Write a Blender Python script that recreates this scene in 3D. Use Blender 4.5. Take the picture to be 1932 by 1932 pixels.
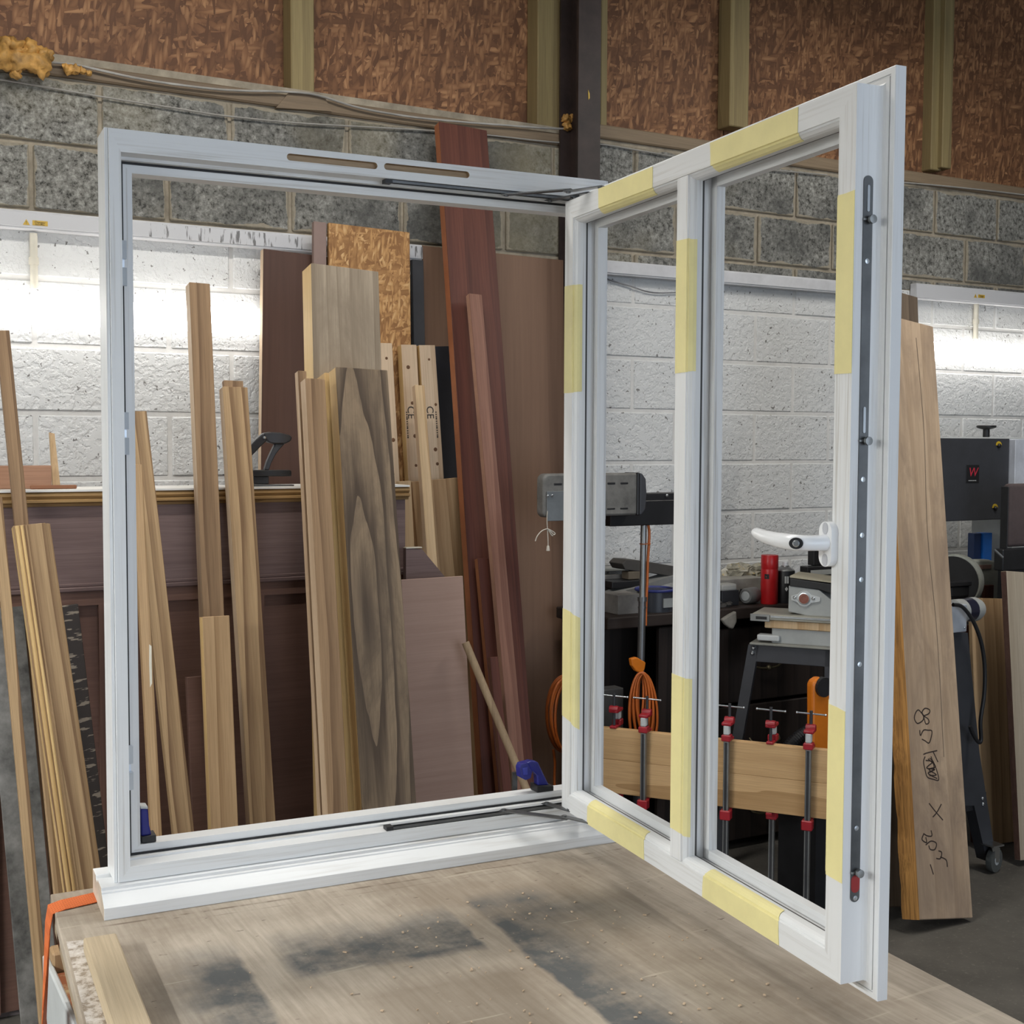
import bpy, bmesh, math, random
from mathutils import Vector, Matrix, noise as mnoise
random.seed(11)
for o in list(bpy.data.objects): bpy.data.objects.remove(o)
SC = bpy.context.scene
COL = SC.collection
V = Vector
PI = math.pi

# ------------------------------------------------------------------ camera
EYE = 1.656
FPX, PITCH, ROLL, YAW = 2366.6, .0549, .0038, math.radians(61.0)
RIGHT = V((math.sin(YAW), -math.cos(YAW), 0)); FWD = V((math.cos(YAW), math.sin(YAW), 0)); UP = V((0, 0, 1))
CP, SP, CR, SR = math.cos(PITCH), math.sin(PITCH), math.cos(ROLL), math.sin(ROLL)
c_fwd = FWD*CP - UP*SP; c_up0 = FWD*SP + UP*CP
c_right = RIGHT*CR + c_up0*SR; c_up = c_up0*CR - RIGHT*SR
cam_d = bpy.data.cameras.new('camera'); cam = bpy.data.objects.new('camera', cam_d); COL.objects.link(cam)
cam_d.sensor_fit = 'HORIZONTAL'; cam_d.sensor_width = 36; cam_d.lens = 36*FPX/1932; cam_d.clip_start = .05
M3 = Matrix((c_right, c_up, -c_fwd)).transposed()
cam.matrix_world = Matrix.Translation((0, 0, EYE)) @ M3.to_4x4()
SC.camera = cam
SC.view_settings.view_transform = 'Standard'; SC.view_settings.look = 'None'
SC.view_settings.exposure = 0.12; SC.view_settings.gamma = 1; SC.view_settings.use_curve_mapping = False

# ------------------------------------------------------------------ light: sky, daylight through the open door, room lamps
W = bpy.data.worlds.new('world'); SC.world = W; W.use_nodes = True
W.node_tree.nodes['Background'].inputs[0].default_value = (.75, .85, 1, 1)
W.node_tree.nodes['Background'].inputs[1].default_value = 1.0

def area(name, loc, target, sx, sy, power, color):
    l = bpy.data.lights.new(name, 'AREA'); l.shape = 'RECTANGLE'; l.size = sx; l.size_y = sy
    l.energy = power; l.color = color
    o = bpy.data.objects.new(name, l); COL.objects.link(o); o.location = loc
    d = V(target)-V(loc)
    if abs(d.x)+abs(d.y) > 1e-6: o.rotation_euler = d.to_track_quat('-Z', 'Y').to_euler()
    return o
area('door_daylight', (1.6, -3.9, 1.7), (1.6, 4, 1.4), 4.2, 2.9, 85, (.76, .87, 1.0))

# ------------------------------------------------------------------ pixel -> world helpers (photo pixels, 1932 x 1932)
def ray(x, y):
    X, Y = (x-966.)/FPX, (y-966.)/FPX
    return c_fwd + c_right*X - c_up*Y
O = V((0, 0, EYE))
def atY(x, y, Y): r = ray(x, y); return O + r*(Y/r.y)
def atZ(x, y, z): r = ray(x, y); return O + r*((z-EYE)/r.z)
def atP(x, y, P0, N): r = ray(x, y); return O + r*((P0-O).dot(N)/r.dot(N))

# ------------------------------------------------------------------ materials
PXL = lambda x, y, Y=4.49: atY(x, y, Y).x
MATS = {}
class NT:
    def __init__(s, name):
        s.m = bpy.data.materials.new(name); s.m.use_nodes = True; s.t = s.m.node_tree
        s.b = s.t.nodes['Principled BSDF']
    def n(s, typ, **kw):
        nd = s.t.nodes.new(typ)
        for k, v in kw.items():
            if k.startswith('i_'):
                key = k[2:]
                key = int(key) if key.isdigit() else key.replace('_', ' ')
                nd.inputs[key].default_value = v
            else: setattr(nd, k, v)
        return nd
    def l(s, a, b): s.t.links.new(a, b)
    def math(s, op, a, b=None, c=None, clamp=False):
        nd = s.t.nodes.new('ShaderNodeMath'); nd.operation = op; nd.use_clamp = clamp
        for i, v in enumerate((a, b, c)):
            if v is None: continue
            if isinstance(v, (int, float)): nd.inputs[i].default_value = v
            else: s.l(v, nd.inputs[i])
        return nd.outputs[0]
    def mix(s, f, a, b, mode='MIX'):
        nd = s.t.nodes.new('ShaderNodeMix'); nd.data_type = 'RGBA'; nd.blend_type = mode
        for i, v in ((0, f), (6, a), (7, b)):
            if isinstance(v, (int, float)): nd.inputs[i].default_value = v
            elif isinstance(v, (tuple, list)): nd.inputs[i].default_value = (*v[:3], 1)
            else: s.l(v, nd.inputs[i])
        return nd.outputs[2]
    def ramp(s, f, stops):
        nd = s.t.nodes.new('ShaderNodeValToRGB'); e = nd.color_ramp.elements
        while len(e) < len(stops): e.new(.5)
        for i, (p, c) in enumerate(stops):
            e[i].position = p; e[i].color = (*c, 1) if len(c) == 3 else c
        s.l(f, nd.inputs[0]); return nd.outputs[0]
    def coord(s, which='Object', scale=(1, 1, 1), rnd=0, rot=(0, 0, 0)):
        if which == 'Position': out = s.n('ShaderNodeNewGeometry').outputs['Position']
        else: out = s.n('ShaderNodeTexCoord').outputs[which]
        if rnd:
            oi = s.n('ShaderNodeObjectInfo')
            va = s.n('ShaderNodeVectorMath', operation='MULTIPLY_ADD')
            cb = s.n('ShaderNodeCombineXYZ')
            for i, k in enumerate((7.3, 5.1, 3.7)): s.l(s.math('MULTIPLY', oi.outputs['Random'], k*rnd), cb.inputs[i])
            s.l(out, va.inputs[0]); va.inputs[1].default_value = (1, 1, 1); s.l(cb.outputs[0], va.inputs[2]); out = va.outputs[0]
        mp = s.n('ShaderNodeMapping'); s.l(out, mp.inputs[0]); mp.inputs['Scale'].default_value = scale; mp.inputs['Rotation'].default_value = rot
        return mp.outputs[0]
    def noise(s, vec, scale=5, detail=4, rough=.5, dist=0, out='Fac'):
        nd = s.n('ShaderNodeTexNoise'); nd.inputs['Scale'].default_value = scale; nd.inputs['Detail'].default_value = detail
        nd.inputs['Roughness'].default_value = rough; nd.inputs['Distortion'].default_value = dist
        s.l(vec, nd.inputs['Vector']); return nd.outputs[out]
    def voro(s, vec, scale=5, out='Color', feature='F1', rnd=1):
        nd = s.n('ShaderNodeTexVoronoi', feature=feature); nd.inputs['Scale'].default_value = scale; nd.inputs['Randomness'].default_value = rnd
        s.l(vec, nd.inputs['Vector']); return nd.outputs[out]
    def bump(s, h, strength=.3, dist=.01):
        nd = s.n('ShaderNodeBump'); nd.inputs['Strength'].default_value = strength; nd.inputs['Distance'].default_value = dist
        s.l(h, nd.inputs['Height']); s.l(nd.outputs[0], s.b.inputs['Normal'])
    def col(s, c):
        if isinstance(c, (tuple, list)): s.b.inputs['Base Color'].default_value = (*c[:3], 1)
        else: s.l(c, s.b.inputs['Base Color'])
    def rough(s, r): s.b.inputs['Roughness'].default_value = r

def plain(name, c, rough=.6, metal=0, var=.12, bump=0, scale=40):
    if name in MATS: return MATS[name]
    t = NT(name); p = t.coord('Object', rnd=1)
    n = t.noise(p, scale*.25, 5, .65)
    d = tuple(x*(1-var*1.6) for x in c); h = tuple(min(1, x*(1+var)) for x in c)
    t.col(t.ramp(n, [(.3, d), (.7, h)])); t.rough(rough); t.b.inputs['Metallic'].default_value = metal
    if bump: t.bump(t.noise(p, scale, 4), bump, .004)
    MATS[name] = t.m; return t.m

def wood(name, light, dark, rings=9., axis='Z', rough=.62, contrast=.5, stain=None, fine=.35, dist=5., spec=.3, flame=None):
    """grain runs along `axis` of the object"""
    if name in MATS: return MATS[name]
    t = NT(name)
    def sc(k): return {'X': (k, 1, 1), 'Y': (1, k, 1), 'Z': (1, 1, k)}[axis]
    p = t.coord('Object', sc(.085), rnd=1)
    warp = t.noise(p, 5.5, 3, .5, 0, 'Color')
    va = t.n('ShaderNodeVectorMath', operation='MULTIPLY_ADD'); t.l(warp, va.inputs[0]); va.inputs[1].default_value = (.11, .11, .11); t.l(p, va.inputs[2])
    w = t.n('ShaderNodeTexWave', wave_type='BANDS', bands_direction={'X': 'Y', 'Y': 'X', 'Z': 'X'}[axis], wave_profile='SAW')
    w.inputs['Scale'].default_value = rings*.55; w.inputs['Distortion'].default_value = dist*.55; w.inputs['Detail'].default_value = 2.5
    w.inputs['Detail Scale'].default_value = .9; t.l(va.outputs[0], w.inputs['Vector'])
    if flame:
        w.wave_type = 'RINGS'; w.rings_direction = 'Y'; p = t.coord('Object', (1, 1, .11)); mp = p.node; mp.inputs['Location'].default_value = (-flame[0], 0, -flame[1]*.11)
        w.inputs['Scale'].default_value = rings*.5; w.inputs['Distortion'].default_value = dist*.35; w.inputs['Detail Scale'].default_value = 2.2; t.l(p, w.inputs['Vector'])
    streak = t.noise(t.coord('Object', sc(.035), rnd=1), 55, 4, .6)
    fine_n = t.noise(t.coord('Object', sc(.02), rnd=1), 300, 3, .6)
    big = t.noise(p, 4.0, 4, .6)
    f = t.math('ADD', t.math('MULTIPLY', w.outputs['Fac'], contrast*.62), t.math('ADD', t.math('MULTIPLY', streak, .42), t.math('MULTIPLY', big, .58-contrast*.5)))
    base = t.ramp(f, [(.33, dark), (.48, tuple(a*.55+b*.45 for a, b in zip(light, dark))), (.66, light)])
    c = t.mix(t.math('MULTIPLY', t.ramp(fine_n, [(.35, (1, 1, 1)), (.6, (0, 0, 0))]), fine*.8), base, tuple(x*.6 for x in dark))
    if stain:
        sn = t.noise(t.coord('Object', sc(.33), rnd=1), 6.5, 6, .66, .8)
        c = t.mix(t.ramp(sn, [(.45, (0, 0, 0)), (.66, (.85, .85, .85))]), c, stain)
    t.col(c); t.rough(rough); t.b.inputs['Specular IOR Level'].default_value = spec
    t.bump(fine_n, .08, .002)
    MATS[name] = t.m; return t.m

def paint(name, axis):
    """white primer brushed on timber, the grain and bare wood showing through in streaks along the member"""
    if name in MATS: return MATS[name]
    t = NT(name)
    s = {'V': (1, 1, .02), 'H': (.02, .02, 1)}[axis]
    p = t.coord('Object', s); fn = t.noise(p, 190, 4, .6); big = t.noise(t.coord('Object', tuple(max(.12, k) for k in s)), 14, 4, .6)
    f = t.math('MULTIPLY', t.ramp(fn, [(.5, (0, 0, 0)), (.72, (1, 1, 1))]), t.ramp(big, [(.38, (0, 0, 0)), (.64, (1, 1, 1))]))
    c = t.mix(t.math('MULTIPLY', f, .9), (.78, .79, .80), (.42, .385, .34))
    t.col(c); t.rough(.42); t.bump(fn, .05, .001)
    MATS[name] = t.m; return t.m

def block_mat(name, painted):
    t = NT(name); pos = t.coord('Position'); po = t.coord('Position', (1, 1, 1))
    fine = t.noise(pos, 85, 5, .7); pit = t.voro(pos, 62, 'Distance'); big = t.noise(pos, 2.1, 5, .62); mid = t.noise(pos, 14, 4, .6)
    if painted:
        spots = t.ramp(t.noise(pos, 60, 2, .5), [(.685, (0, 0, 0)), (.71, (1, 1, 1))])
        c = t.mix(t.math('MULTIPLY', spots, .8), t.mix(mid, (.655, .66, .655), (.715, .72, .72)), (.10, .09, .08))
        c = t.mix(t.ramp(big, [(.55, (0, 0, 0)), (.8, (.35, .35, .35))]), c, (.55, .54, .52))
        t.col(c); t.rough(.5)
        h = t.math('ADD', t.math('MULTIPLY', t.ramp(t.noise(pos, 46, 3, .55), [(.40, (0, 0, 0)), (.56, (1, 1, 1))]), 1.0), t.math('MULTIPLY', fine, .25))
        t.bump(h, .42, .006)
    else:
        oi = t.n('ShaderNodeObjectInfo').outputs['Random']
        grit = t.noise(pos, 58, 5, .74)
        c = t.ramp(grit, [(.36, (.045, .043, .038)), (.45, (.21, .205, .185)), (.54, (.29, .285, .26)), (.66, (.48, .47, .43))])
        c = t.mix(t.ramp(big, [(.44, (0, 0, 0)), (.60, (.75, .75, .75))]), c, (.075, .075, .072))
        c = t.mix(t.math('MULTIPLY', t.ramp(t.noise(pos, 1.4, 3, .5), [(.52, (0, 0, 0)), (.7, (1, 1, 1))]), .4), c, (.42, .36, .22))
        c = t.mix(t.math('MULTIPLY', oi, .22), c, (.17, .17, .16))
        # mortar smeared over the block edges
        g = t.n('ShaderNodeSeparateXYZ'); t.l(t.n('ShaderNodeTexCoord').outputs['Generated'], g.inputs[0])
        ex = t.math('MULTIPLY', t.math('MINIMUM', g.outputs[0], t.math('SUBTRACT', 1, g.outputs[0])), 2.0); ez = t.math('MINIMUM', g.outputs[2], t.math('SUBTRACT', 1, g.outputs[2]))
        sm = t.math('MULTIPLY_ADD', t.noise(pos, 7, 4, .6), .26, -.095)
        c = t.mix(t.math('MULTIPLY', t.math('LESS_THAN', t.math('MINIMUM', ex, ez), sm), .85), c, t.mix(fine, (.28, .24, .18), (.44, .39, .30)))
        fine = grit
        t.col(c); t.rough(.95); t.b.inputs['Specular IOR Level'].default_value = .1
        t.bump(t.math('ADD', t.math('MULTIPLY', fine, .9), t.math('MULTIPLY', pit, .4)), .55, .012)
    MATS[name] = t.m; return t.m

def osb_mat(name, cols, scale=1., dark=(.05, .02, .01)):
    if name in MATS: return MATS[name]
    t = NT(name); vals = []
    acc = None
    for i, (ang, sc) in enumerate(((.25, 17), (1.1, 15), (-.6, 20), (1.75, 18), (-.1, 26))):
        base = t.coord('Object', (1, 1, 1), rot=(0, ang, 0))
        mp = t.n('ShaderNodeMapping'); mp.inputs['Scale'].default_value = (3.4, 0.6, .8); mp.inputs['Location'].default_value = (i*3.7, 0, i*1.9)
        t.l(base, mp.inputs[0])
        wn = t.noise(mp.outputs[0], 6, 3, .5, 0, 'Color')
        va = t.n('ShaderNodeVectorMath', operation='MULTIPLY_ADD'); t.l(wn, va.inputs[0]); va.inputs[1].default_value = (.12, 0, .12); t.l(mp.outputs[0], va.inputs[2])
        v = t.n('ShaderNodeTexVoronoi'); v.inputs['Scale'].default_value = sc*scale; t.l(va.outputs[0], v.inputs['Vector'])
        hsv = t.n('ShaderNodeSeparateColor'); t.l(v.outputs['Color'], hsv.inputs[0])
        shade = t.math('MULTIPLY', hsv.outputs[0], t.math('SUBTRACT', 1.12, v.outputs['Distance']))
        col = t.ramp(shade, [(.05, cols[0]), (.45, cols[1]), (.95, cols[2])])
        if acc is None: acc = col; hh = shade
        else:
            sel = t.ramp(hsv.outputs[1], [(.58, (0, 0, 0)), (.62, (1, 1, 1))])
            acc = t.mix(sel, acc, col); hh = t.math('ADD', hh, t.math('MULTIPLY', shade, .5))
    big = t.noise(t.coord('Object'), 2.4, 4, .6)
    acc = t.mix(t.math('MULTIPLY', t.ramp(big, [(.45, (0, 0, 0)), (.75, (1, 1, 1))]), .45), acc, dark)
    t.col(acc); t.rough(.7); t.bump(hh, .25, .004)
    MATS[name] = t.m; return t.m

def emis(name, c, s):
    if name in MATS: return MATS[name]
    t = NT(name); t.col(c); t.b.inputs['Emission Color'].default_value = (*c, 1); t.b.inputs['Emission Strength'].default_value = s
    MATS[name] = t.m; return t.m

PV, PH = paint('white_primer_vertical', 'V'), paint('white_primer_horizontal', 'H')
TAPE = plain('pale_yellow_tape', (.84, .755, .37), .55, var=.05)
CHROME = plain('bright_zinc', (.62, .66, .70), .28, 1, .1)
STEEL = plain('dull_steel', (.33, .34, .34), .42, .9, .15)
DSTEEL = plain('dark_steel', (.14, .145, .15), .38, .8, .2)
BLACK = plain('black_plastic', (.014, .014, .016), .45, var=.2)
DARKM = plain('dark_painted_metal', (.028, .028, .032), .5, var=.2)
GASKET = plain('black_gasket', (.02, .02, .022), .7)
WPLAS = plain('glossy_white_handle', (.83, .84, .86), .22, var=.02)
BLUE = plain('blue_clamp_plastic', (.012, .016, .19), .35, var=.15)
RED = plain('red_clamp_paint', (.33, .012, .022), .4, var=.2)
REDCAN = plain('red_can_paint', (.50, .012, .015), .35, var=.1)
GREYM = plain('grey_machine_paint', (.36, .37, .36), .45, var=.08)
LGREYM = plain('light_grey_machine_paint', (.52, .54, .54), .45, var=.06)
CHAR = plain('charcoal_paint', (.045, .047, .055), .5, var=.1)
ORANGE = plain('orange_cable_rubber', (.50, .12, .018), .45, var=.15)
ORANGEP = plain('orange_plastic', (.62, .17, .01), .4, var=.08)
DUST = plain('dusty_grey_shell', (.17, .165, .155), .75, var=.3, bump=.2)
WHITEP = plain('white_trunking', (.62, .62, .64), .5, var=.08)
tt = NT('dirty_white_trunking'); tp_ = tt.coord('Position', (1, 1, .16)); t2_ = tt.coord('Position')
tx_ = tt.n('ShaderNodeSeparateXYZ'); tt.l(t2_, tx_.inputs[0])
tt.col(tt.mix(tt.math('MULTIPLY', tt.ramp(tt.noise(tp_, 75, 3, .6), [(.55, (0, 0, 0)), (.62, (.8, .8, .8))]), tt.math('MULTIPLY', tt.math('GREATER_THAN', tx_.outputs[0], PXL(270, 420)), tt.math('LESS_THAN', tx_.outputs[0], 2.2))), (.62, .62, .64), (.07, .065, .06))); tt.rough(.5); DIRTYW = tt.m
CREAM = plain('cream_paint', (.70, .66, .56), .6, var=.06)
YEL = plain('yellow_label', (.65, .42, .06), .5, var=.05)
CORD = plain('white_cord', (.58, .54, .47), .8, var=.1)
FOAM = plain('yellow_expanding_foam', (.50, .27, .07), .6, var=.45, bump=.4, scale=60)
GDUST = plain('grey_dusty_card', (.17, .16, .15), .85, var=.25)
DARKW = wood('dark_stained_wood', (.045, .032, .027), (.018, .012, .010), 7, 'X')
DARKV = wood('dark_cabinet_wood', (.030, .021, .018), (.012, .009, .008), 7, 'Z')

PINE = wood('fresh_pine', (.62, .45, .27), (.46, .30, .155), 10, contrast=.55)
IRO = wood('tan_hardwood', (.50, .335, .185), (.30, .18, .088), 11, contrast=.5)
IRO2 = wood('tan_hardwood_streaked', (.47, .32, .175), (.22, .13, .068), 16, contrast=.75, dist=4)
IROD = wood('brown_hardwood', (.34, .22, .125), (.17, .10, .055), 14, contrast=.6)
GREYW = wood('grey_weathered_softwood', (.36, .295, .22), (.20, .155, .11), 10, contrast=.45, stain=(.21, .165, .12), dist=8)
GREYD = wood('dark_flame_softwood', (.26, .19, .125), (.075, .052, .036), 16, contrast=.9, stain=(.085, .062, .045), dist=9, flame=(.05, 1.15))
YPINE = wood('yellow_pine_edge', (.72, .51, .24), (.54, .34, .14), 9, contrast=.4)
WHITEW = wood('whitewood', (.66, .51, .36), (.49, .34, .22), 8, contrast=.4)
MAHOG = wood('red_mahogany', (.135, .046, .031), (.065, .022, .017), 6, contrast=.35, rough=.5)
SAPELE = wood('brown_sapele', (.27, .135, .095), (.16, .07, .05), 12, contrast=.45, rough=.5)
ROUGH = wood('rough_sawn_oak', (.54, .40, .275), (.37, .26, .17), 7, contrast=.35, stain=(.27, .195, .14), rough=.85, dist=6)
BARK = wood('orange_waney_edge', (.50, .25, .07), (.10, .04, .015), 5, contrast=.3, rough=.9, fine=.7, dist=9)
BARKD = wood('dark_rough_edge', (.12, .085, .06), (.04, .026, .018), 6, contrast=.4, rough=.9)
PLYP = wood('pinkish_plywood', (.40, .275, .225), (.31, .20, .16), 3, axis='X', contrast=.3, fine=.15, dist=3)
PLYB = wood('brown_hardboard', (.25, .15, .10), (.185, .108, .072), 2, contrast=.25, fine=.08, dist=3, rough=.55)
PLYD = wood('dark_brown_sheet', (.115, .062, .046), (.075, .040, .031), 2, contrast=.3, fine=.12, dist=3, rough=.5)
DOORP = wood('purple_brown_plywood', (.23, .16, .15), (.14, .09, .085), 3.5, axis='X', contrast=.45, fine=.4, dist=7)
DOORS = wood('sapele_door', (.19, .105, .08), (.125, .068, .053), 6, axis='X', contrast=.3, fine=.25)
LIPP = wood('pine_lipping', (.40, .25, .105), (.22, .125, .05), 14, axis='X', contrast=.5)
STUD = wood('treated_stud', (.34, .265, .125), (.22, .165, .08), 6, contrast=.35)
PLATE = wood('weathered_plate', (.29, .215, .14), (.17, .125, .085), 6, axis='X', contrast=.4)
GLUE = wood('glued_board', (.62, .40, .20), (.42, .25, .11), 9, axis='X', contrast=.5)
STICK = wood('bench_batten', (.56, .45, .31), (.42, .325, .205), 5, axis='Y', contrast=.3)
OSB = osb_mat('old_osb', ((.135, .058, .026), (.29, .135, .060), (.50, .265, .125)), .85, (.11, .052, .027))
OSBN = osb_mat('fresh_osb', ((.26, .12, .04), (.50, .27, .10), (.68, .44, .21)), 1.25, (.34, .17, .06))
BLK, BLKW = block_mat('bare_block', 0), block_mat('painted_block', 1)
MORT = plain('mortar', (.37, .32, .245), .95, var=.25, bump=.5); MORTW = plain('painted_mortar', (.70, .69, .67), .7, var=.08, bump=.4)

# ------------------------------------------------------------------ mesh builder
class MB:
    def __init__(s): s.bm = bmesh.new(); s.mi = 0
    def _f(s, vs):
        try: f = s.bm.faces.new(vs); f.material_index = s.mi; return f
        except ValueError: return None
    def hexa(s, P):
        v = [s.bm.verts.new(p) for p in P]
        for q in ((3, 2, 1, 0), (4, 5, 6, 7), (0, 1, 5, 4), (1, 2, 6, 5), (2, 3, 7, 6), (3, 0, 4, 7)): s._f([v[i] for i in q])
        return s
    def box(s, x0, x1, y0, y1, z0, z1, M=None):
        P = [V(p) for p in ((x0, y0, z0), (x1, y0, z0), (x1, y1, z0), (x0, y1, z0), (x0, y0, z1), (x1, y0, z1), (x1, y1, z1), (x0, y1, z1))]
        if M: P = [M @ p for p in P]
        return s.hexa(P)
    def rbox(s, x0, x1, y0, y1, z0, z1, r=.004, seg=2, M=None):
        n0 = len(s.bm.verts); f0 = set(s.bm.faces)
        s.box(x0, x1, y0, y1, z0, z1)
        fs = [f for f in s.bm.faces if f not in f0]; es = {e for f in fs for e in f.edges}; 
        res = bmesh.ops.bevel(s.bm, geom=list(es), offset=r, segments=seg, affect='EDGES', profile=.5, clamp_overlap=True)
        for f in s.bm.faces:
            if f not in f0: f.material_index = s.mi
        if M:
            vs = {v for f in s.bm.faces if f not in f0 for v in f.verts}
            for v in vs: v.co = M @ v.co
        return s
    def prism(s, pts, d):
        """closed polygon of 3-D points extruded by vector d"""
        d = V(d); a = [s.bm.verts.new(p) for p in pts]; b = [s.bm.verts.new(V(p)+d) for p in pts]; n = len(pts)
        s._f(a[::-1]); s._f(b)
        for i in range(n): s._f([a[i], a[(i+1) % n], b[(i+1) % n], b[i]])
        return s
    def cyl(s, p0, p1, r0, r1=None, n=14, cap=True):
        return s.tube([p0, p1], [r0, r0 if r1 is None else r1], n, cap)
    def tube(s, pts, r, n=10, cap=True, closed=False):
        pts = [V(p) for p in pts]; k = len(pts)
        rs = r if isinstance(r, (list, tuple)) else [r]*k
        rings = []; prev = None
        for i, p in enumerate(pts):
            if closed: t = pts[(i+1) % k]-pts[i-1]
            else: t = (pts[min(i+1, k-1)]-pts[max(i-1, 0)])
            t.normalize()
            if prev is None:
                a = V((0, 0, 1)) if abs(t.z) < .9 else V((1, 0, 0))
                e1 = t.cross(a).normalized()
            else: e1 = (prev - t*prev.dot(t)).normalized()
            prev = e1; e2 = t.cross(e1)
            rings.append([s.bm.verts.new(p + (e1*math.cos(2*PI*j/n)+e2*math.sin(2*PI*j/n))*rs[i]) for j in range(n)])
        m = k if closed else k-1
        for i in range(m):
            A, B = rings[i], rings[(i+1) % k]
            for j in range(n): f = s._f([A[j], A[(j+1) % n], B[(j+1) % n], B[j]]); 
        for i in range(m):
            pass
        if cap and not closed: s._f(rings[0][::-1]); s._f(rings[-1])
        return s
    def lathe(s, prof, org, axis=(0, 0, 1), n=24, ref=None):
        ax = V(axis).normalized(); a = V(ref) if ref else (V((1, 0, 0)) if abs(ax.x) < .9 else V((0, 1, 0)))
        e1 = (a-ax*a.dot(ax)).normalized(); e2 = ax.cross(e1); org = V(org); rings = []
        for r, h in prof:
            rings.append([s.bm.verts.new(org+ax*h+(e1*math.cos(2*PI*j/n)+e2*math.sin(2*PI*j/n))*max(r, 1e-5)) for j in range(n)])
        for A, B in zip(rings, rings[1:]):
            for j in range(n): s._f([A[j], A[(j+1) % n], B[(j+1) % n], B[j]])
        s._f(rings[0][::-1]); s._f(rings[-1]); return s
    def ball(s, c, r, sc=(1, 1, 1), sub=2, amp=0, fr=8):
        f0 = set(s.bm.faces)
        d = bmesh.ops.create_icosphere(s.bm, subdivisions=sub, radius=1)
        for v in d['verts']:
            k = 1+amp*mnoise.noise(v.co*1.7+V(c)*fr)
            v.co = V(c)+V((v.co.x*sc[0], v.co.y*sc[1], v.co.z*sc[2]))*r*k
        for f in s.bm.faces:
            if f not in f0: f.material_index = s.mi
        return s
    def build(s, name, mats, parent=None, smooth=0, org=None, kind=None, label=None, bevel=0):
        me = bpy.data.meshes.new(name)
        bmesh.ops.recalc_face_normals(s.bm, faces=s.bm.faces[:])
        og = V(org) if org is not None else (parent_loc(parent) if parent is not None else V((0, 0, 0)))
        if og.length: bmesh.ops.translate(s.bm, verts=s.bm.verts[:], vec=-og)
        s.bm.to_mesh(me); s.bm.free()
        for m in (mats if isinstance(mats, (list, tuple)) else [mats]): me.materials.append(m)
        o = bpy.data.objects.new(name, me); COL.objects.link(o)
        if parent is not None: o.parent = parent; o.location = og-parent_loc(parent)
        else: o.location = og
        if smooth:
            me.polygons.foreach_set('use_smooth', [True]*len(me.polygons))
            md = o.modifiers.new('n', 'EDGE_SPLIT') if False else None
            try: me.set_sharp_from_angle(angle=math.radians(smooth))
            except Exception: pass
        if bevel:
            b = o.modifiers.new('bevel', 'BEVEL'); b.width = bevel; b.segments = 2; b.limit_method = 'ANGLE'
        if kind: o['kind'] = kind
        if label: o['label'] = label
        return o
WLOC = {}
def parent_loc(p):
    l = V(p.location); q = p.parent
    while q: l = l+V(q.location); q = q.parent
    return l
def tag(o, label, cat, group=None):
    o['label'] = label; o['category'] = cat
    if group: o['group'] = group
    return o
def thing(name, label, cat, loc, group=None):
    o = bpy.data.objects.new(name, None); COL.objects.link(o); o.location = loc; o.empty_display_size = .05
    return tag(o, label, cat, group)
def box_px(x0, y0, x1, y1, Y, depth):
    """wall-parallel box whose front face (plane Y) spans the two photo points"""
    a, b = atY(x0, y0, Y), atY(x1, y1, Y)
    a2, b2 = atY(x0, y1, Y), atY(x1, y0, Y)
    return (min(a.x, b.x), max(a.x, b.x), Y, Y+depth, (b.z+a2.z)/2, (a.z+b2.z)/2)
def text(body, size, mat, parent, M, name, ext=.0004, shear=0.):
    cu = bpy.data.curves.new(name, 'FONT'); cu.body = body; cu.size = size; cu.extrude = ext; cu.shear = shear; cu.align_x = 'CENTER'; cu.align_y = 'CENTER'
    tmp = bpy.data.objects.new(name, cu); COL.objects.link(tmp); cu.materials.append(mat)
    dg = bpy.context.evaluated_depsgraph_get(); me = bpy.data.meshes.new_from_object(tmp.evaluated_get(dg)); bpy.data.objects.remove(tmp)
    o = bpy.data.objects.new(name, me); COL.objects.link(o)
    if not me.materials: me.materials.append(mat)
    o.parent = parent; o.matrix_local = M; return o
FACE_Y = Matrix(((1, 0, 0), (0, 0, -1), (0, 1, 0)))        # text lying in XZ, read from -Y

# ------------------------------------------------------------------ room shell
WY = 4.49
def structure(o): o['kind'] = 'structure'; return o
def floor_mat():
    t = NT('concrete_floor'); p = t.coord('Position'); a = t.noise(p, 3, 5, .65); b = t.noise(p, 60, 4, .7)
    c = t.ramp(a, [(.3, (.055, .05, .043)), (.7, (.12, .11, .095))])
    c = t.mix(t.ramp(b, [(.58, (0, 0, 0)), (.75, (.6, .6, .6))]), c, (.26, .24, .20)); t.col(c); t.rough(.7); t.bump(b, .15, .004); return t.m
structure(MB().box(-3, 8, -4, WY+.3, -.1, 0).build('floor', floor_mat()))
WALLM = plain('dull_wall', (.34, .33, .31), .9)
CEILM = plain('ceiling_sheet', (.42, .41, .39), .9)
structure(MB().box(-3, 8, -4, WY+.4, 4.2, 4.3).build('ceiling', CEILM))
structure(MB().box(-3.1, -3, -4, WY+.4, 0, 4.2).build('wall_left', WALLM))
structure(MB().box(8, 8.1, -4, WY+.4, 0, 4.2).build('wall_right', WALLM))
m = MB(); m.box(-3, -.6, -4.1, -4, 0, 4.2); m.box(3.8, 8, -4.1, -4, 0, 4.2); m.box(-.6, 3.8, -4.1, -4, 3.2, 4.2)
structure(m.build('wall_front', WALLM))

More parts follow.
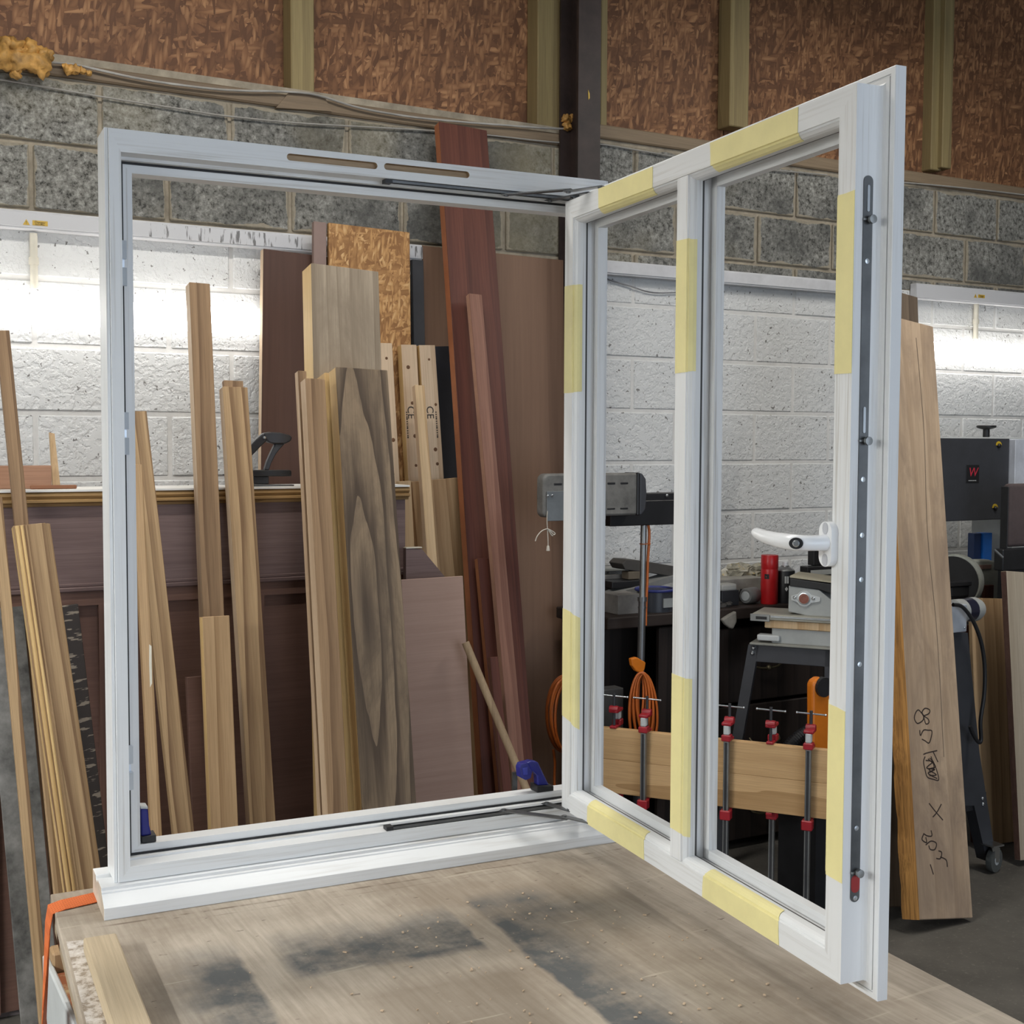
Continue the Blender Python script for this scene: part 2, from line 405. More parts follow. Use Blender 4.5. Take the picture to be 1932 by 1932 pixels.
COLX = PXL(1112, 300)                                      # steel column splits the wall in two bays
wall = structure(MB().box(-3, 8, WY+.012, WY+.2, 0, EYE+1.30).build('wall_back', [MORT]))
RAILZ = EYE+.757
m = MB(); m.box(-3, 8, WY+.0045, WY+.0125, 0, RAILZ); mo = m.build('painted_joints', MORTW, wall)
_blk = {}
def block(x0, x1, z0, z1, mt):
    j = .0075; w, h = x1-x0-2*j, z1-z0-2*j
    if w < .03 or h < .03: return
    key = (round(w, 3), round(h, 3), mt.name)
    if key not in _blk:
        b = MB(); b.rbox(-w/2, w/2, 0, .09, -h/2, h/2, .004, 1)
        me = bpy.data.meshes.new('block'); b.bm.to_mesh(me); b.bm.free(); me.materials.append(mt); _blk[key] = me
    o = bpy.data.objects.new('block', _blk[key]); COL.objects.link(o); o.parent = wall
    o.location = ((x0+x1)/2, WY+random.uniform(-.002, .002), (z0+z1)/2)
def bay(x0, x1, zbed, phase, halves=()):
    for k in range(-8, 7):
        za, zb = EYE+zbed+.225*k, EYE+zbed+.225*(k+1)
        if zb < .05: continue
        za = max(za, .0); zb = min(zb, EYE+1.275)
        if zb-za < .04: continue
        mid = (za+zb)/2; mt = BLKW if mid < RAILZ else BLK
        ph = phase + (.225 if k % 2 else 0)
        i0 = math.floor((x0-ph)/.45)
        for i in range(i0, i0+40):
            a, b = max(x0, ph+.45*i), min(x1, ph+.45*(i+1))
            if b-a < .04: continue
            if (k, i-i0) in halves or (k in halves and b < halves[k]):
                zc = (za+zb)/2; block(a, b, za, zc, mt); block(a, b, zc, zb, mt)
            elif za < RAILZ-.05 and zb > RAILZ+.008: block(a, b, za, RAILZ+.0075, BLKW); block(a, b, RAILZ-.0075, zb, BLK)
            else: block(a, b, za, zb, mt)
XL0 = PXL(60, 340)
bay(-.55, COLX, .0965-.0, XL0+.225, {2-2: PXL(160, 715), 4: PXL(158, 199), 1: PXL(160, 470)+.0, 2: -9})
XR0 = PXL(1429, 450)
bay(COLX, 6.6, .142, XR0+.225)

# upper boarding: OSB panels behind studs, plates on the wall head
UY = WY+.11
upper = structure(MB().box(-3, 8, UY+.02, UY+.06, EYE+1.2, 4.2).build('wall_upper', plain('dark_backing', (.03, .02, .015), .9)))
edges = [-1.2, PXL(570, 100), PXL(1050, 100), PXL(1140, 100), PXL(1396, 100), PXL(1780, 100), 7.0]
for a, b in zip(edges, edges[1:]):
    dz = 0 if b < COLX+.2 else .05
    m = MB().box(-(b-a)/2+.003, (b-a)/2-.003, 0, .015, 0, 4.19-(EYE+1.23+dz))
    o = m.build('osb_panel', OSB, org=(0, 0, 0)); o.parent = upper; o.location = ((a+b)/2, UY, EYE+1.23+dz)
def stud(x0, x1, ybot, Y=WY+.015, dep=.09, mat=STUD):
    a, b = atY(x0, 60, Y), atY(x1, 60, Y); zb = atY((x0+x1)/2, ybot, Y).z
    m = MB().rbox(-(b.x-a.x)/2, (b.x-a.x)/2, 0, dep, 0, 4.19-zb, .004, 1)
    o = m.build('stud', mat); o.parent = upper; o.location = ((a.x+b.x)/2, Y, zb)
stud(549, 593, 176); stud(1015, 1060, 246); stud(1134, 1147, 240); stud(1379, 1415, 240); stud(1762, 1782, 322, WY+.05); stud(1783, 1801, 318, WY+.02)
def plate(x0, x1, z0, z1, Y0=WY-.006):
    m = MB().rbox(-(x1-x0)/2, (x1-x0)/2, 0, .10, 0, z1-z0, .006, 1)
    o = m.build('wall_plate', PLATE); o.parent = upper; o.location = ((x0+x1)/2, Y0, z0)
plate(-1.2, COLX, EYE+1.224, EYE+1.272); plate(COLX, 7, EYE+1.278, EYE+1.335)

# steel column
a, b = atY(1092, 60, 4.33), atY(1134, 60, 4.33)
m = MB(); m.box(a.x, b.x, 4.33, 4.345, 0, 4.18); m.box((a.x+b.x)/2-.005, (a.x+b.x)/2+.005, 4.345, 4.465, 0, 4.18); m.box(a.x, b.x, 4.465, 4.478, 0, 4.18)
tag(m.build('steel_column', plain('dark_red_oxide_steel', (.035, .022, .02), .55, var=.3), org=((a.x+b.x)/2, 4.40, 0)), 'dark brown steel column running up the block wall behind the window', 'column')
c = atY(1111, 180, 4.329); o = MB().prism([c+V((-.004, 0, .022)), c+V((.003, 0, .008)), c+V((.004, 0, -.010)), c+V((-.002, 0, -.018)), c+V((-.003, 0, 0))], (0, -.001, 0)).build('paint_fleck', YEL, COL.objects['steel_column'])

# packer on the plate, cables, foam
bx = box_px(521, 176, 626, 205, WY-.05, .08)
P = [atY(521, 203, WY-.014), atY(548, 172, WY-.014), atY(612, 181, WY-.014), atY(626, 210, WY-.014)]
tag(MB().prism(P, (0, .08, 0)).build('timber_packer', PLATE, org=P[0]), 'wedge shaped grey timber packer on the wall plate under a stud', 'wood block')
P = [atY(1176, 268, WY-.05), atY(1186, 243, WY-.05), atY(1200, 242, WY-.05), atY(1210, 275, WY-.05)]
def cable(name, label, pts, Y, r, mat, cat='cable'):
    P = [atY(x, y, Y if not isinstance(Y, list) else Y[i]) for i, (x, y) in enumerate(pts)]
    P = smooth_pts(P); return tag(MB().tube(P, r, 6).build(name, mat, org=P[0], smooth=60), label, cat)
def smooth_pts(P, k=6, closed=False):
    P = [V(p) for p in P]; out = []; n = len(P)
    for i in range(n if closed else n-1):
        g = (lambda j: P[j % n]) if closed else (lambda j: P[max(0, min(n-1, j))])
        p0, p1, p2, p3 = g(i-1), g(i), g(i+1), g(i+2)
        for q in range(k):
            t = q/k; out.append(.5*((2*p1)+(p2-p0)*t+(2*p0-5*p1+4*p2-p3)*t*t+(3*p1-p0-3*p2+p3)*t**3))
    if not closed: out.append(P[-1])
    return out
GC = plain('grey_white_cable', (.42, .40, .37), .6)
cable('wall_cable', 'upper pale cable clipped along the wall plate', [(92, 117), (150, 124), (250, 146), (330, 159), (430, 170), (540, 173), (600, 180), (680, 204), (780, 221), (860, 229), (950, 236), (1060, 243), (1132, 239)], WY-.024, .0042, GC)
cable('wall_cable', 'lower pale cable sagging just below the wall plate', [(-30, 145), (60, 160), (200, 184), (330, 204), (420, 218), (560, 232), (700, 240), (820, 247), (920, 255), (1020, 266), (1100, 272), (1140, 273), (1200, 283), (1300, 300), (1400, 315), (1560, 330)], WY-.012, .0033, GC)
cable('wall_cable', 'thin cable along the wall plate to the right of the sash', [(1700, 344), (1760, 349), (1850, 358), (1960, 371)], WY-.014, .004, GC)
cable('wall_cable', 'short thin cable looped under the white trunking seen through the left pane', [(1141, 522), (1150, 528), (1190, 540), (1232, 552), (1290, 551)], WY-.01, .003, plain('grey_cable', (.22, .22, .23), .6))
def foam(label, blobs, Y):
    m = MB(); c0 = None
    for x, y, r in blobs:
        c = atY(x, y, Y); rr = r/520; c0 = c0 or c
        m.ball(c, rr, (1, .9, 1), 3, .75, 37)
    return tag(m.build('foam_lump', FOAM, org=c0, smooth=80), label, 'foam')
foam('large lumps of orange yellow expanding foam on the plate at the far left', [(8, 108, 19), (34, 112, 20), (28, 88, 14), (58, 92, 14), (74, 122, 21), (52, 106, 12), (30, 138, 9), (82, 104, 14), (10, 86, 14)], WY-.06)
foam('small yellow foam smear on the plate right of the large lumps', [(128, 130, 9), (140, 131, 8), (155, 133, 6), (168, 138, 5)], WY-.03)
foam('yellow foam lump beside the dark steel column', [(1068, 224, 10), (1080, 222, 9), (1070, 238, 10), (1083, 236, 8)], WY-.03)

# ------------------------------------------------------------------ wall trunking and fluorescent lamps
def trunking(label, x0, y0, x1, y1, hgt, danger=None):
    Y = WY-.045; a, b = atY(x0, y0, Y), atY(x1, y1, Y); z1 = (a.z+b.z)/2
    t = thing('cable_trunking', label, 'trunking', (a.x, Y, z1-hgt), 'white dado trunking along the block wall')
    m = MB(); m.rbox(a.x, b.x, Y, WY-.004, z1-hgt, z1, .004, 2); m.build('duct', WHITEP, t)
    m = MB(); m.rbox(a.x, b.x, Y-.004, Y-.0005, z1-hgt+.007, z1-.007, .0015, 1); m.build('cover', DIRTYW if danger else WHITEP, t)
    if danger:
        c = atY(*danger, Y-.0045); m = MB(); m.box(c.x-.018, c.x+.030, Y-.0055, Y-.0045, c.z-.008, c.z+.008); m.build('warning_label', YEL, t)
        m = MB(); m.prism([V((c.x-.048, Y-.0045, c.z-.009)), V((c.x-.026, Y-.0045, c.z-.009)), V((c.x-.037, Y-.0045, c.z+.010))], (0, -.001, 0)); s = m.build('warning_triangle', YEL, t)
        k = thing_loc = parent_loc(t)
        text('Danger', .0115, BLACK, t, Matrix.Translation(V((c.x+.006, Y-.0056, c.z+.002))-k) @ FACE_Y.to_4x4(), 'lettering')
        m = MB(); m.box(c.x-.010, c.x+.020, Y-.0060, Y-.0055, c.z-.0062, c.z-.0048); m.build('small_lettering', BLACK, t)
        text('!', .014, BLACK, t, Matrix.Translation(V((c.x-.037, Y-.0056, c.z-.002))-k) @ FACE_Y.to_4x4(), 'lettering')
    return t
trunking('white trunking with black dirt streaks above the left wall lamp', -260, 366, 797, 465, .062, (72, 421))
trunking('white trunking crossing behind both sash panes', 1137, 493, 1640, 531, .060)
trunking('white trunking above the lamp on the right edge', 1729, 536, 2150, 570, .075, (1850, 559))
GLOW = emis('lamp_diffuser_glow', (1, .97, .92), 6.5)
def lamp_batten(label, x0, y0, x1, y1, hgt):
    Y = WY-.075; a, b = atY(x0, y0, Y), atY(x1, y1, Y); zt = (a.z+b.z)/2
    t = thing('fluorescent_lamp', label, 'lamp', (a.x, Y, zt-hgt))
    m = MB(); m.rbox(a.x, b.x, Y+.045, WY-.003, zt-hgt+.01, zt-.01, .003, 1); m.build('housing', WHITEP, t)
    m = MB(); k = 10; pr = [V((a.x+.012, Y+.05-.05*math.sin(PI*i/k), zt-hgt/2+math.cos(PI*i/k)*hgt/2)) for i in range(k+1)]
    m.prism(pr, (b.x-a.x-.024, 0, 0)); m.build('diffuser', GLOW, t, smooth=50)
    for xx in (a.x, b.x-.012):
        m = MB(); pr = [V((xx, Y+.052-.055*math.sin(PI*i/k), zt-hgt/2+math.cos(PI*i/k)*(hgt/2+.003))) for i in range(k+1)]
        m.prism(pr, (.012, 0, 0)); m.build('end_cap', WHITEP, t)
    return t
lamp_batten('bright fluorescent wall lamp behind the timber at the left', -330, 522, 510, 592, .092)
lamp_batten('bright fluorescent wall lamp at the right edge above the machine', 1738, 641, 2200, 668, .098)
def conduit(label, p0, p1):
    a, b = atY(*p0, WY-.02), atY(*p1, WY-.02)
    m = MB(); m.cyl(a, V((a.x, a.y, b.z)), .0125, n=12)
    m.cyl(V((a.x, a.y, (a.z+b.z)/2-.012)), V((a.x, a.y, (a.z+b.z)/2+.012)), .016, n=12)
    tag(m.build('conduit', CREAM, org=V((a.x, a.y, b.z)), smooth=50), label, 'pipe')
conduit('cream conduit dropping from trunking to the left wall lamp', (63, 440), (63, 545))
conduit('cream conduit dropping from trunking to the right wall lamp', (1842, 574), (1842, 640))
# ceiling battens (out of frame)
def ceiling_lamp(label, x, y, ln=2.4, z=3.7, power=60, along='Y', color=(1, .965, .90)):
    t = thing('ceiling_lamp', label, 'lamp', (x, y, z)); hx, hy = (ln/2, .05) if along == 'X' else (.05, ln/2)
    m = MB(); m.rbox(x-hx, x+hx, y-hy, y+hy, z+.03, z+.07, .004, 1); m.build('housing', WHITEP, t)
    m = MB(); m.rbox(x-hx, x+hx, y-hy, y+hy, z, z+.03, .008, 1); m.build('diffuser', emis('ceiling_lamp_glow', (1, .96, .88), 6), t)
    area('batten_light', (x, y, z-.02), (x, y, 0), hx*2, hy*2, power, color)
ceiling_lamp('fluorescent batten hung low along the left side of the workshop', -2.5, 1.5, z=2.4, power=185, color=(.97, 1, .99))
ceiling_lamp('added fluorescent batten near the roof on the right, unseen fill light', 4.2, 2.2, z=3.75, power=42)  # unseen batten added to brighten bench and wall
ceiling_lamp('fluorescent batten hung from the roof above the window', .9, 2.75, z=3.8, power=44, along='X')

# ------------------------------------------------------------------ casement window standing on the bench
def lev(az): v = V((math.sin(az), math.cos(az))); return V((RIGHT.x*v.x+FWD.x*v.y, RIGHT.y*v.x+FWD.y*v.y, 0))
def lv(x, y, z): return RIGHT*x + FWD*y + UP*(z+EYE)
fu = lev(1.1259); fn = V((fu.y, -fu.x, 0)); F0 = lv(-.6847, 2.1507, -.7697)
sv = lev(2.7434); sn = V((sv.y, -sv.x, 0)); sn = -sn if sn.x > 0 else sn; S0 = lv(.1029, 2.5032, -.7369)
Fp = lambda a, n, z: F0 + fu*a + fn*n + UP*z
Sp = lambda a, n, z: S0 + sv*a + sn*n + UP*z
WF, HF, SW, SH, LIP = .967, 1.30, .898, 1.2113, .0222
BENCH_Z = F0.z-.046
win = thing('casement_window', 'white primed casement window frame standing on the bench with its sash swung open', 'window', Fp(WF/2, 0, -.046))

def ring_members(P, prof, W_, H_, parts, mats, names, parent):
    """mitred frame; prof rows are (left, top, right, bottom inset, n)"""
    cor = []
    for (l, t, r, b, n) in prof:
        cor.append((P(l, n, b), P(W_-r, n, b), P(W_-r, n, H_-t), P(l, n, H_-t)))
    out = []
    for (i, j), mt, nm in zip(((0, 3), (3, 2), (1, 2), (0, 1)), mats, names):
        if (i, j) not in parts: continue
        m = MB(); A = [m.bm.verts.new(c[i]) for c in cor]; B = [m.bm.verts.new(c[j]) for c in cor]; k = len(A)
        for q in range(k): m._f([A[q], A[(q+1) % k], B[(q+1) % k], B[q]])
        m._f(A[::-1]); m._f(B)
        out.append((m, mt, nm))
    return out
L4 = ((0, 3), (3, 2), (1, 2), (0, 1))
fprof = [(-.006, 0, -.006, 0, -.004), (-.001, .0004, -.001, .0002, -.004), (.0, .0006, .0, .0004, -.006), (.001, .0008, .001, .0006, 0),
         (.0205, .039, .0205, .026, 0), (.0205, .039, .0205, .026, -.036), (.026, .0445, .026, .030, -.036), (.026, .0445, .026, .030, -.051),
         (.030, .0485, .030, .034, -.051), (.046, .063, .046, .047, -.051), (.046, .063, .046, .047, -.088), (-.006, 0, -.006, 0, -.088)]
fr = ring_members(Fp, fprof, WF, HF, L4, (PV, PH, PV, PH), ('jamb', 'head', 'jamb', 'bottom_rail'), win)
RAWW = wood('routed_bare_wood', (.60, .45, .29), (.30, .20, .12), 12, 'X', contrast=.5)
for m, mt, nm in fr:
    o = m.build(nm, mt, win)
    if nm == 'head':            # two routed ventilation slots
        cm = MB()
        for a0, a1, zc in ((.308, .4795, 1.2815), (.4925, .6655, 1.2825)):
            r = .0062; pr = []
            for k in range(9): t = PI/2+PI*k/8; pr.append(Fp(a0+r+math.cos(t)*r, .01, zc+math.sin(t)*r))
            for k in range(9): t = -PI/2+PI*k/8; pr.append(Fp(a1-r+math.cos(t)*r, .01, zc+math.sin(t)*r))
            cm.prism(pr, fn*-.022)
        cut = cm.build('cutter', RAWW, win)
        md = o.modifiers.new('b', 'BOOLEAN'); md.object = cut; md.operation = 'DIFFERENCE'; md.solver = 'EXACT'; md.material_mode = 'TRANSFER'
        dg = bpy.context.evaluated_depsgraph_get(); me = bpy.data.meshes.new_from_object(o.evaluated_get(dg)); o.modifiers.clear(); o.data = me
        bpy.data.objects.remove(cut)
gprof = [(.0262, .0447, .0262, .0302, -.0485), (.030, .0485, .030, .034, -.0485), (.030, .0485, .030, .034, -.0509), (.0262, .0447, .0262, .0302, -.0509)]
m = MB()
for mm, _, _ in ring_members(Fp, gprof, WF, HF, L4, [0]*4, [0]*4, win):
    me = bpy.data.meshes.new('x'); mm.bm.to_mesh(me); mm.bm.free(); m.bm.from_mesh(me); bpy.data.meshes.remove(me)
m.build('gasket', GASKET, win)
# sill with drip nosing, bare end grain
sp = [(.046, -.046), (.046, -.0255), (.019, -.0105), (.017, -.0105), (.0165, -.0075), (.012, -.006), (.0115, -.0003), (-.036, -.0003), (-.040, -.007), (-.058, -.007), (-.060, -.0003), (-.098, -.0003), (-.100, -.003), (-.100, -.046)]
m = MB(); A0, A1 = -.0305, WF+.03
a = [m.bm.verts.new(Fp(A0, n, z)) for n, z in sp]; b = [m.bm.verts.new(Fp(A1, n, z)) for n, z in sp]
for i in range(len(a)): m._f([a[i], a[(i+1) % len(a)], b[(i+1) % len(a)], b[i]])
m.mi = 1; m._f(a[::-1]); m._f(b)
m.build('sill', [PH, plain('bare_end_grain', (.60, .50, .40), .8, var=.25)], win, bevel=.0008)
# zinc keeps on the left jamb
for z0, z1 in ((.7468, .8205), (.156, .2335), (1.0388, 1.1157)):
    m = MB(); L = z1-z0
    for q0, q1 in ((0, .40), (.60, 1)):
        P = [Fp(a_, n_, z0+L*q) for q in (q0, q1) for a_, n_ in ((.0215, -.020), (.0315, -.024), (.0315, -.034), (.0215, -.034))]
        m.hexa(P)
    P = [Fp(a_, n_, z0+L*q) for q in (.38, .62) for a_, n_ in ((.0215, -.034), (.029, -.034), (.029, -.037), (.0215, -.037))]; m.hexa(P)
    m.build('lock_keep', plain('zinc_keep', (.62, .68, .76), .35, .35, .06), win)
# friction stays
def stay(z, sgn, zs):
    m = MB()
    for n0, n1, dz in ((-.003, -.0050, .0055), (-.018, -.0195, .0045), (-.003, -.0195, .0012)):
        m.mi = 1 if dz < .002 else 0
        m.hexa([Fp(a_, n_, z+sgn*d_) for d_ in (0, dz) for a_, n_ in ((.500, n0), (.905, n0), (.905, n1), (.500, n1))])
    m.mi = 0
    for q in (.54, .64, .74, .86): m.cyl(Fp(q, -.011, z), Fp(q, -.011, z+sgn*.0028), .0035, n=8)
    t = m.build('friction_stay', [DSTEEL, BLACK], win)
    m = MB(); m.hexa([Fp(a_, n_, z+sgn*d_) for d_ in (0, .007) for a_, n_ in ((.496, -.002), (.510, -.002), (.510, -.021), (.496, -.021))]); m.build('end_stop', BLACK, t)
    def arm(p, q, w, zz):
        m = MB(); p, q = V(p), V(q); d = (q-p).normalized(); s = V((d.y, -d.x))*w/2
        cs = [p+s-d*.008, q+s+d*.008, q-s+d*.008, p-s-d*.008]
        m.hexa([Fp(c.x, c.y, z+sgn*h) for h in (zz, zz+.0022) for c in cs])
        for c in (p, q): m.cyl(Fp(c.x, c.y, z+sgn*(zz+.002)), Fp(c.x, c.y, z+sgn*(zz+.0042)), .0045, n=10)
        m.build('arm', DSTEEL, t)
    arm((.749, -.011), (.835, .085), .017, .0050); arm((.845, -.011), (.878, .085), .016, .0075)
    arm((.893, -.011), (.868, .05), .016, .0100); arm((.835, .085), (.868, .15), .014, .0078)
stay(.0265, 1, 0); stay(HF-.0395, -1, 0)

# sash
sash = bpy.data.objects.new('sash', None); COL.objects.link(sash); sash.parent = win; sash.empty_display_size = .05
sash.location = S0-V(win.location)
sq = [(0, 0), (.0005, .0), (.036, 0), (.0366, -.0028), (.0395, -.0028), (.0405, -.0045), (.0435, -.0072), (.0455, -.0115), (.0462, -.017), (.0462, -.0235), (.0375, -.0235), (.0375, -.0455), (.0545, -.0455), (.0545, -.0614),
      (-LIP, -.0614), (-LIP, -.0450), (-LIP+.001, -.044), (-LIP+.009, -.044), (-LIP+.009, -.0465), (-LIP+.0115, -.0465), (-LIP+.0115, -.044), (-.004, -.044), (-.0012, -.042), (0, -.038)]
sprof = [(w, w, w, w, n) for w, n in sq]
for m, mt, nm in ring_members(Sp, sprof, SW, SH, L4, (PV, PH, PV, PH), ('stile', 'rail', 'stile', 'rail'), sash): m.build(nm, mt, sash)
# dark strip behind the bead, painting in the shade of the empty rebate
gq = [(.0374, -.0237), (.0455, -.0237), (.0455, -.0275), (.0374, -.0275)]
m = MB()
for mm, _, _ in ring_members(Sp, [(w, w, w, w, n) for w, n in gq], SW, SH, L4, [0]*4, [0]*4, sash):
    me = bpy.data.meshes.new('x'); mm.bm.to_mesh(me); mm.bm.free(); m.bm.from_mesh(me); bpy.data.meshes.remove(me)
for sgn in (-1, 1):
    m.hexa([Sp(.4520+sgn*w, n, z) for z in (.0440, SH-.0440) for w, n in ((.0154, -.0237), (.0238, -.0237), (.0238, -.0275), (.0154, -.0275))])
m.build('rebate_shade_strip', plain('rebate_shade_grey', (.07, .07, .07), .7), sash)
# glazing bar
gb = [(.017, 0), (.0176, -.0028), (.0200, -.0028), (.0212, -.0048), (.0235, -.0085), (.0245, -.014), (.0245, -.0235), (.0155, -.0235), (.0155, -.0455), (.0325, -.0455), (.0325, -.0614)]
AC = .4520
m = MB(); pr = [(AC+w, n) for w, n in gb] + [(AC-w, n) for w, n in gb[::-1]]
def scr(w_, n, top):            # follows the rail profile where it meets it
    if n > -.003: z = .036
    elif n > -.024: z = .0395
    elif n > -.046: z = .0375
    else: z = .0545
    return SH-z+.0005 if top else z-.0005
A = [m.bm.verts.new(Sp(a_, n, .037)) for a_, n in pr]; B = [m.bm.verts.new(Sp(a_, n, SH-.037)) for a_, n in pr]
for i in range(len(A)): m._f([A[i], A[(i+1) % len(A)], B[(i+1) % len(A)], B[i]])
m._f(A[::-1]); m._f(B); m.build('glazing_bar', PV, sash)
# strips of pale yellow tape pressed over face and bead
tp = [(.0003, 0), (.018, 0), (.0358, 0), (.0364, -.0026), (.0397, -.0026), (.0410, -.0045), (.0440, -.0072), (.0459, -.0115), (.0465, -.016)]
def tape(P, prof, t0, t1, horiz):
    """P(w, n, t) -> world; t0/t1 give the two torn ends as (start, end) along the width"""
    m = MB(); k = len(prof); up = .0008
    rows = []
    for end in (t0, t1):
        ro = []
        for i, (w, n) in enumerate(prof):
            a, b = prof[max(0, i-1)], prof[min(k-1, i+1)]; d = V((b[0]-a[0], b[1]-a[1])).normalized(); nr = V((-d.y, d.x))
            if nr.y < 0 and abs(nr.y) > .05: nr = -nr
            f = i/(k-1); t = end[0]*(1-f)+end[1]*f + random.uniform(-.0006, .0006)
            ro.append((m.bm.verts.new(P(w+nr.x*.0001, n+nr.y*.0001, t)), m.bm.verts.new(P(w+nr.x*up, n+nr.y*up, t))))
        rows.append(ro)
    A, B = rows
    for i in range(k-1):
        m._f([A[i][1], A[i+1][1], B[i+1][1], B[i][1]]); m._f([A[i][0], B[i][0], B[i+1][0], A[i+1][0]])
        for R in rows: m._f([R[i][0], R[i+1][0], R[i+1][1], R[i][1]])
    for i in (0, k-1): m._f([A[i][0], A[i][1], B[i][1], B[i][0]])
    m.build('tape_strip', TAPE, sash)
hin = lambda w, n, t: Sp(w, n, t); han = lambda w, n, t: Sp(SW-w, n, t)
top = lambda w, n, t: Sp(t, n, SH-w); bot = lambda w, n, t: Sp(t, n, w)
tape(hin, tp, (.836, .838), (1.046, 1.046), 0); tape(hin, tp, (.190, .168), (.407, .392), 0)
tape(han, tp, (.831, .833), (1.072, 1.066), 0); tape(han, tp, (.140, .150), (.377, .392), 0)
tape(top, tp[:-1], (.145, .149), (.352, .349), 1); tape(top, tp[:-1], (.536, .546), (.769, .767), 1)
tape(bot, tp, (.1166, .121), (.345, .338), 1); tape(bot, tp, (.540, .550), (.7543, .744), 1)
mp_ = [(AC-w, n) for w, n in ((.0248, -.014), (.0235, -.0085), (.0212, -.0046), (.0200, -.0026), (.0174, -.0026), (.0168, 0))]
mp_ += [(2*AC-a_, n) for a_, n in mp_[::-1]]
mul = lambda w, n, t: Sp(w, n, t)
tape(mul, mp_, (.852, .856), (1.074, 1.070), 0); tape(mul, mp_, (.092, .078), (.352, .346), 0)
# handle: base plate, lever, lock button
ac, zc = .8615, .601
m = MB(); pr = []
for k in range(13): t = PI*k/12; pr.append((ac+math.cos(t)*.014, zc+.017+math.sin(t)*.014))
for k in range(13): t = PI+PI*k/12; pr.append((ac+math.cos(t)*.014, zc-.017+math.sin(t)*.014))
m.prism([Sp(a_, 0, z_) for a_, z_ in pr], sn*.011)
for dz in (.0215, -.0215):
    m.mi = 1; m.prism([Sp(ac+math.cos(t*PI/6)*.0062, .0112, zc+dz+math.sin(t*PI/6)*.0085) for t in range(12)], sn*.0004); m.mi = 0
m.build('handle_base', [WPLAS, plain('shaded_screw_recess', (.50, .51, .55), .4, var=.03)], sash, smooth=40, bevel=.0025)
m = MB(); pts, rs = [], []
for n_, a_, z_, r in ((.010, ac, .603, .0115), (.020, ac, .603, .0108), (.034, ac, .603, .0106), (.043, ac-.003, .603, .0108), (.050, ac-.012, .6032, .0112), (.053, ac-.026, .6036, .0112), (.0545, ac-.050, .6045, .0104), (.054, ac-.075, .6062, .0094), (.051, ac-.097, .6085, .0084), (.048, ac-.110, .6100, .0076), (.0475, ac-.116, .6106, .005)):
    pts.append(Sp(a_, n_, z_)); rs.append(r)
m.tube(pts, rs, 16); m.build('handle_lever', WPLAS, sash, smooth=70)
tocam = (O-Sp(ac-.018, .0535, .6035)).normalized()
m = MB(); c = Sp(ac-.010, .0505, .6032); ax = (sn*.62+sv*.78).normalized()
e1 = ax.cross(UP).normalized()
m.prism([c+ax*.0075+e1*math.cos(t*PI/10)*.0095*(1.0)+UP*math.sin(t*PI/10)*.0078 for t in range(20)], ax*.0046)
m.mi = 1; m.lathe([(.0048, 0), (.0048, .003), (.0035, .0042)], c+ax*.0118, ax, 14); m.mi = 0
m.build('lock_button', [BLACK, CHROME], sash, smooth=40)
# espagnolette strip let into the stile edge, with roller cams
def capsule(n0, n1, z0, z1, a_, d):
    r = (n1-n0)/2; c = (n0+n1)/2; pr = []
    for k in range(11): t = PI*k/10; pr.append(Sp(a_, c+math.cos(t)*r, z1-r+math.sin(t)*r))
    for k in range(11): t = PI+PI*k/10; pr.append(Sp(a_, c+math.cos(t)*r, z0+r+math.sin(t)*r))
    return pr
m = MB(); m.prism(capsule(-.0280, -.0130, .1124, 1.0924, SW+.0002, 0), sv*.0012)
m.mi = 1; m.prism(capsule(-.0275, -.0135, .1255, .1500, SW+.0012, 0), sv*.0006)
m.mi = 2
for z_ in (.118, .215, .44, .555, .615, .69, .98): m.lathe([(.0036, 0), (.0036, .0007), (.0012, .0009)], Sp(SW+.0013, -.0205, z_), sv, 10)
for z_ in (1.045, .752): m.prism(capsule(-.0225, -.0185, z_, z_+.035, SW+.0013, 0), sv*.001)
m.build('lock_strip', [DSTEEL, plain('red_lacquer', (.30, .02, .02), .4), CHROME], sash)
for z_ in (1.0343, .7415, .154):
    m = MB(); m.lathe([(.0035, 0), (.0035, .005), (.0058, .0052), (.0058, .0095), (.002, .0098)], Sp(SW+.001, -.0225, z_), sv, 14)
    m.prism([Sp(SW+.002, n_, zz) for n_, zz in ((-.0125, z_-.0012), (-.0225, z_-.0012), (-.0225, z_+.0016), (-.0125, z_+.0016))], sv*.002)
    m.build('locking_cam', STEEL, sash, smooth=40)

# ------------------------------------------------------------------ work bench
bl, b2 = atZ(95, 1687, BENCH_Z), atZ(156, 1932, BENCH_Z)
bd = (b2-bl); bd.z = 0; bd.normalize()
br1, br2 = atZ(1675.5, 1796, BENCH_Z), atZ(1806, 1864, BENCH_Z)
bq = (br2-br1).normalized()
BR0 = br1 - bq*((2.37-br1.y)/-bq.y if bq.y else 0)
BR0 = br1 + bq*((2.30-br1.y)/bq.y); BR1 = br1 + bq*((.55-br1.y)/bq.y)
BL0 = bl; BL1 = bl + bd*((.55-bl.y)/bd.y)
def soft_rect(t, u, v_, u0, u1, v0, v1, su0, su1, sv0, sv1):
    def edge(x, lo, s): return t.math('DIVIDE', t.math('SUBTRACT', x, lo), s, clamp=True)
    e = t.math('MULTIPLY', edge(u, u0, su0), t.math('DIVIDE', t.math('SUBTRACT', u1, u), su1, clamp=True))
    return t.math('MULTIPLY', e, t.math('MULTIPLY', edge(v_, v0, sv0), t.math('DIVIDE', t.math('SUBTRACT', v1, v_), sv1, clamp=True)))
